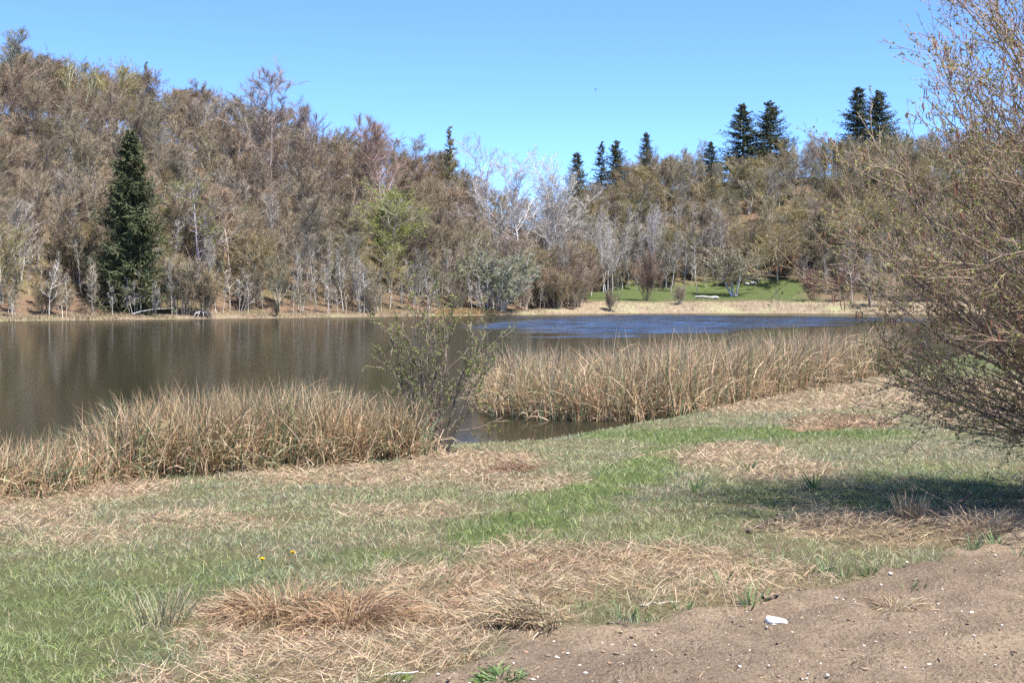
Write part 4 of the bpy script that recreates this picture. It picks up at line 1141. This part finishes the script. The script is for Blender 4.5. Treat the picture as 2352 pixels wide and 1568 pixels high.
def stalks(name, px, py, spec, label, cat, seed):
    """long single stalks: (lean azimuth, lean, length) each"""
    rng = np.random.RandomState(seed); g = gp(px, py); a = Acc()
    P = []
    for az, le, L in spec:
        P.append(arcs(np.array([[rng.randn() * .04, rng.randn() * .04, -.02]]), np.array([az]), np.array([le]), np.array([.25 * rng.randn()]), np.array([L]), 7, rng, .05)[0])
    P = np.array(P); R_ = np.full(P.shape[:2], .0026) * np.linspace(1, .4, 7)[None]
    V, F = tubes(P, R_, 5); a.add(V, F, 0, (.50, .38, .25))
    return obj(name, a.mesh(name, [M['dry_blade']], color=True), None, tuple(g), None, label, cat)
stalks('dead_stems', 2100, 1190, [(2.6, .3, .55), (2.9, .95, .6), (2.8, .7, .45), (1.2, .2, .35), (2.2, .1, .4)], 'long thin dead stems fanning out of the pale stalk clump', 'stems', 721)
stalks('dead_stems', 1690, 1420, [(2.3, .35, .55), (2.0, .3, .48), (2.6, .5, .5)], 'brittle leaning dead stalks at the edge of the soil', 'stems', 722)
stalks('dead_stems', 1180, 1400, [(1.5, .06, .42), (2.4, .2, .3)], 'upright brown dead stalk behind the straw tussock', 'stems', 723)
stalks('fallen_twig', 2330, 1200, [(2.85, 1.22, 1.3)], 'thin bowed dead twig reaching left out of the bush shadow', 'twig', 724)

for i, (px, py, h, n) in enumerate([(1440, 1425, .13, 16), (1478, 1428, .10, 10), (1722, 1392, .17, 18), (1738, 1388, .14, 10), (1850, 1328, .14, 16), (1900, 1312, .15, 20), (1992, 1318, .10, 14), (1935, 1325, .12, 14), (1660, 1345, .15, 16), (1600, 1355, .12, 10), (1565, 1398, .12, 10), (2085, 1350, .08, 12), (2110, 1352, .07, 10), (2235, 1262, .13, 16), (2290, 1250, .14, 18), (2340, 1275, .12, 14), (1790, 1300, .13, 16), (1340, 1395, .10, 10), (1020, 1340, .12, 14), (1745, 1310, .12, 12), (1600, 1130, .2, 18), (1870, 1120, .22, 22), (1720, 1085, .2, 20)]):
    clump('sedge_shoots', px, py, .035, h, n, GRN, 'small tuft of fresh green sedge shoots at the soil edge' if py > 1200 else 'taller fresh green sedge tuft in the right-hand meadow', 'sedge', 740 + i, .5, .5, .0036 if py > 1200 else .006, 'green sedge shoots along the soil edge' if py > 1200 else 'green sedge tufts in the meadow')
clump('green_weed', 1150, 1548, .09, .07, 240, GRN, 'low bushy green weed growing in the bare soil at the bottom', 'weed', 790, 1.2, 1.2, .004)
clump('green_weed', 880, 1560, .11, .06, 260, [(.14, .20, .05), (.18, .24, .07)], 'bright green grass tuft at the bottom left of the soil', 'grass tuft', 791, .8, .7, .003)
clump('green_weed', 1680, 1440, .12, .025, 200, GRN, 'thin film of young grass left of the white stone', 'grass tuft', 792, .8, .7, .002, squash=.5)

# ------------------------------------------------------------------ bare soil: clods, pebbles, stones, sticks
def soil_bits():
    rng = np.random.RandomState(801)
    def pts(n):
        x, y, z = meadow_points(n, rng, 4.7, 13)
        so, st, gr = cover(x, y, z); ok = rng.rand(len(x)) < np.clip(so * 1.3 - 0.25, 0, 1)
        z = z + relief(x, y, so)
        return x[ok], y[ok], z[ok]
    x, y, z = pts(7500); b = len(x)
    sz = 0.003 + 0.011 * rng.rand(b) ** 4
    V, F, m = blobs(np.stack([x, y, z + 0.002], -1), sz, rng, .55)
    c = var(np.array([[.29, .21, .145], [.25, .18, .125], [.34, .25, .165], [.19, .135, .095]])[rng.randint(4, size=b)], b, rng, .15)
    a = Acc(); a.add(V, F, 0, np.repeat(c, m, 0))
    obj('soil_clods', a.mesh('soil_clods', [M['dry_blade']], color=True), kind='stuff', label='crumbs and small clods of brown earth on the bare soil', cat='soil')
    x, y, z = pts(2600); b = len(x)
    V, F, m = blobs(np.stack([x, y, z + 0.002], -1), 0.0025 + 0.0065 * rng.rand(b) ** 3, rng, .7)
    a = Acc(); a.add(V, F, 0, np.repeat(var((.66, .60, .53), b, rng, .2), m, 0))
    obj('gravel', a.mesh('gravel', [M['pebble']], color=True), kind='stuff', label='tiny pale pebbles scattered over the bare soil', cat='gravel')
    # bits of dead stalk on the soil
    x, y, z = pts(3200); b = len(x)
    P = arcs(np.stack([x, y, z + .006], -1), rng.rand(b) * 6.283, 1.3 + .25 * rng.rand(b), .2 * rng.randn(b), .02 + .09 * rng.rand(b) ** 2, 3, rng, .12)
    a = Acc(); put_blades(a, P, np.full((b, 3), .0016) * np.array([1, .9, .5]), var(np.array([(.50, .38, .24), (.13, .09, .065), (.3, .2, .12)])[rng.randint(3, size=b)], b, rng, .2), rng)
    obj('stalk_litter', a.mesh('stalk_litter', [M['dry_blade']], color=True), kind='stuff', label='short broken stalk bits strewn on the bare soil', cat='litter')
soil_bits()

def rock(name, px, py, w, mat, label, seed, ht=.5, dp=.6, group=None, sub=3, rot=None, far=None, boxy=1.0):
    import bmesh
    rng = np.random.RandomState(seed)
    bm = bmesh.new(); bmesh.ops.create_icosphere(bm, subdivisions=sub, radius=1.0)
    ph = rng.rand(6) * 6
    for v in bm.verts:
        p = v.co
        if boxy < 1:
            q = Vector([math.copysign(abs(c) ** boxy, c) for c in p]); p = q / max(q.length ** .6, 1e-6)
        f = 1 + .10 * math.sin(3 * p.x + ph[0]) + .09 * math.sin(4 * p.y + ph[1] + p.z * 2) + .07 * math.sin(5 * p.z + ph[2] + 3 * p.x) + .05 * math.sin(9 * p.x + 7 * p.y + ph[3])
        v.co = Vector((p.x * f * w * .5, p.y * f * w * .5 * dp, p.z * f * w * .5 * ht))
    me = bpy.data.meshes.new(name); bm.to_mesh(me); bm.free()
    me.materials.append(M[mat])
    for p in me.polygons: p.use_smooth = True
    g = gs(px, py) if far is None else np.array(far_at(px, far))
    o = obj(name, me, None, (g[0], g[1], g[2] + w * .5 * ht * .55), None, label, 'stone', group)
    o.rotation_euler = (0, 0, rng.rand() * 6.28 if rot is None else rot)
    return o

def white_stone():
    import bmesh
    bm = bmesh.new(); bmesh.ops.create_icosphere(bm, subdivisions=5, radius=1.0)
    g = gs(1783, 1449); w = 50 / FPX * g[1]
    for v in bm.verts:
        p = v.co.copy()
        q = Vector([math.copysign(abs(c) ** .62, c) for c in p])
        x, y, z = q.x, q.y, q.z
        z = z * (1 + .14 * -x) - .18 * (1 - x * x) * max(z, 0) + .12 * max(-x, 0) ** 2 * (z > 0)
        y = y * (1 - .22 * x)
        z += .03 * math.sin(7 * x + 2 * y); y += .05 * math.sin(5 * x + 3 * z)
        if y < -.1 and -.15 < z - .05 + .25 * x * .2 < .15:
            y += .12 * math.cos((z - .05) * 10)
        v.co = Vector((x * w * .5, y * w * .33, z * w * .25))
    me = bpy.data.meshes.new('white_stone'); bm.to_mesh(me); bm.free(); me.materials.append(M['white_stone'])
    for p in me.polygons: p.use_smooth = True
    o = obj('white_stone', me, None, (g[0], g[1], g[2] + w * .17), None, 'white block-shaped limestone lying on the bare soil', 'stone')
    o.rotation_euler = (0, math.radians(4), math.radians(-8))
white_stone()
for i, (px, py, w) in enumerate([(2045, 2160 / 1.633, .03), (3645 / 1.633, 2305 / 1.633, .026), (3380 / 1.633, 2490 / 1.633, .028), (3485 / 1.633, 2497 / 1.633, .026), (3195 / 1.633, 2510 / 1.633, .014), (3137 / 1.633, 2246 / 1.633, .02), (2640 / 1.633, 2412 / 1.633, .016), (2087 / 1.633, 2463 / 1.633, .018), (3305 / 1.633, 2225 / 1.633, .018), (2775 / 1.633, 2500 / 1.633, .018)]):
    rock('small_stone', px, py, w, 'pebble', 'small pale stone lying loose on the bare soil', 820 + i, .6, .8, 'small pale stones on the soil', 2)
rock('soil_clod', 1790, 1483, .04, 'dark_soil', 'dark lump of earth just below the white stone', 840, .5, .7)
rock('soil_clod', 1705, 1448, .035, 'dark_soil', 'dark lump of earth left of the white stone', 841, .5, .7)
for i, (px, py) in enumerate([(1745, 1212), (1770, 1203), (1790, 1195), (1722, 1222)]):
    rock('mole_clod', px, py, .085, 'dark_soil', 'dark clod of a dug-up earth patch in the right meadow', 850 + i, .5, .8, 'dug-up clods in the meadow')
rock('far_stone', 1716, 0, 1.3, 'far_stone', 'white stone under the trees at the back of the far lawn', 860, .55, .7, far=42)
rock('far_stone', 1730, 0, 1.5, 'far_stone', 'larger white stone next to another behind the far lawn', 861, .6, .7, far=42.5)
rock('far_stone', 1642, 0, 1.5, 'far_stone', 'brownish-grey boulder at the end of the white log', 862, .5, .8, far=21)

def wood(name, pts, r0, r1, mat, label, cat, branches=(), origin=None):
    P = np.array(pts, float); o0 = P[0].copy() if origin is None else np.array(origin, float)
    k = 8; s = np.linspace(0, len(P) - 1, k); i = np.minimum(s.astype(int), len(P) - 2); w = (s - i)[:, None]
    rng = np.random.RandomState(len(label))
    Q = P[i] * (1 - w) + P[i + 1] * w - o0
    Q[1:-1] += rng.randn(k - 2, 3) * np.linalg.norm(P[-1] - P[0]) * .012
    e = obj(name, None, None, tuple(o0), None, label, cat) if branches else None
    t = Acc(); t.add(*tubes(Q[None], np.linspace(r0, r1, k)[None], 7), 0)
    me = t.mesh(name, [M[mat]], True)
    if not branches:
        return obj(name, me, None, tuple(o0), None, label, cat)
    obj('stem', me, e)
    for bp in branches:
        bq = np.array(bp, float) - o0
        s = np.linspace(0, 1, 5)[:, None]; bb = bq[0] * (1 - s) + bq[1] * s; bb[1:-1] += rng.randn(3, 3) * .05
        t = Acc(); t.add(*tubes(bb[None], np.linspace(r0 * .6, r1 * .4, 5)[None], 5), 0)
        obj('branch', t.mesh('branch', [M[mat]], True), e)
    return e
def fp(px, d, dz=0.0):
    X, Y, z = far_at(px, d); return (X, Y, z + dz)
wood('fallen_pole', [fp(305, 1.5, .35), fp(345, 1.6, .75), fp(378, 1.6, 1.05), fp(425, 2.0, 1.2)], .06, .03, 'drift', 'long pale fallen trunk lying along the far shore below the big spruce', 'log')
wood('driftwood', [fp(447, .8, .55), fp(460, .9, .75), fp(478, .9, .7), fp(490, 1.0, .35)], .07, .03, 'drift', 'bleached white fallen tree crown at the far waterline', 'driftwood',
     [(fp(452, .8, .7), fp(440, .4, .0)), (fp(458, .8, .75), fp(452, .2, .0)), (fp(465, .9, .75), fp(470, .3, .05)), (fp(472, .9, .7), fp(482, .3, .0)), (fp(478, .9, .7), fp(492, .4, .1)), (fp(455, .9, .7), fp(443, 1.2, .9)), (fp(470, .9, .7), fp(485, 1.2, .95))])
wood('white_log', [fp(1598, 21, .35), fp(1610, 20.5, .45), fp(1622, 20.5, .4), fp(1634, 21, .3)], .26, .18, 'far_stone', 'short thick white log lying on the far lawn', 'log')
g = gs(1752, 1393); g2 = gs(1790, 1372)
wood('wood_chunk', [g + [0, 0, .015], (g + g2) / 2 + [0, 0, .022], g2 + [0, 0, .03]], .010, .008, 'dead_wood', 'short broken brown stick lying on the soil above the white stone', 'stick')
g = gs(2130, 1202); g2 = gs(2230, 1172)
wood('wood_chunk', [g + [0, 0, .03], (g + g2) / 2 + [0, 0, .06], g2 + [0, 0, .14]], .016, .014, 'dead_wood', 'broken brown branch end sticking out beside the dry stalk clump', 'stick')
g = gs(860, 1557); g2 = gs(960, 1548)
wood('stick', [g + [0, 0, .01], g2 + [0, 0, .012]], .0035, .003, 'drift', 'pale straight stick at the bottom edge left of the green weed', 'stick')
for i, (a1, b1, a2, b2, lb) in enumerate([(2320, 1500, 2350, 1540, 'small curved dark stick near the right edge of the soil'), (2140, 1500, 2165, 1545, 'thin dark twig on the soil at the lower right'), (1395, 1435, 1440, 1442, 'short dark stick near the left end of the soil'), (2400 / 1.633 * 1.0, 1392, 1560, 1384, 'straw-coloured stick along the upper edge of the soil')]):
    g = gs(a1, b1); g2 = gs(a2, b2)
    wood('stick', [g + [0, 0, .008], (g + g2) / 2 + [.01, 0, .014], g2 + [0, 0, .008]], .004, .003, 'dead_wood' if i < 3 else 'drift', lb, 'stick')

# dandelions
for i, (px, py, lb) in enumerate([(601, 1300, 'yellow dandelion, the lower left of the two in the grass'), (671, 1284, 'yellow dandelion, the upper right of the two in the grass')]):
    rng = np.random.RandomState(900 + i); g = gp(px, py + 12)
    e = obj('dandelion', None, None, tuple(g), None, lb, 'flower'); e.empty_display_size = .05
    a = Acc(); a.add(*tubes(np.array([[[0, 0, -.01], [.003, 0, .03], [.004, .002, .075]]]), np.array([[.0025, .0022, .002]]), 5), 0, (.2, .28, .08))
    obj('stem', a.mesh('dandelion_stem', [M['blade']], color=True), e)
    n = 46; az = rng.rand(n) * 6.283; up = .15 + 1.1 * rng.rand(n)
    dv = np.stack([np.cos(az) * np.cos(up), np.sin(az) * np.cos(up), np.sin(up)], -1)
    P = np.stack([np.tile([.004, .002, .074], (n, 1)), np.array([.004, .002, .076]) + dv * .011, np.array([.004, .002, .075]) + dv * .021], 1)
    V, F, m = ribbons(P, np.full((n, 3), .003), rng, side=np.tile([0, 0, 1.0], (n, 1)), pointed=False)
    a = Acc(); a.add(V, F, 0); obj('flower_head', a.mesh('dandelion_head', [M['petal']]), e)

# bird
def bird():
    Y = 130.0; X = (1368 - CX) / FPX * Y; Z = EYE + (HZ - 206) / FPX * Y
    e = obj('bird', None, None, (X, Y, Z), None, 'small dark bird flying in the clear sky', 'bird'); e.empty_display_size = .2
    a = Acc(); k = 7; s = np.linspace(0, 1, k)
    P = np.stack([(s - .45) * .30, 0 * s, .02 * np.sin(s * 3)], -1)[None]
    a.add(*tubes(P, np.array([[.004, .026, .038, .036, .028, .022, .004]]), 8), 0)
    b_ = a.mesh('bird_body', [M['bird']], True); obj('body', b_, e)
    for sgn in (-1, 1):
        V = np.array([[.06, 0, .02], [-.05, 0, .02], [.055, sgn * .10, .07], [-.06, sgn * .10, .065], [.01, sgn * .23, .10], [-.05, sgn * .21, .09], [.06, 0, .008], [-.05, 0, .01], [.055, sgn * .10, .06], [-.06, sgn * .10, .058]])
        a = Acc(); a.add(V, [np.array([[0, 1, 3, 2], [2, 3, 5, 4], [6, 8, 9, 7], [8, 4, 5, 9]])], 0)
        obj('wing', a.mesh('bird_wing', [M['bird']]), e)
    a = Acc(); a.add(np.array([[-.12, .012, .01], [-.12, -.012, .01], [-.22, .04, .01], [-.22, -.04, .01]]), [np.array([[0, 1, 3, 2]])], 0)
    obj('tail', a.mesh('bird_tail', [M['bird']]), e)
    e.rotation_euler = (.2, -.1, .5)
bird()
tell_apart({'sedge_shoots', 'small_stone', 'mole_clod'})
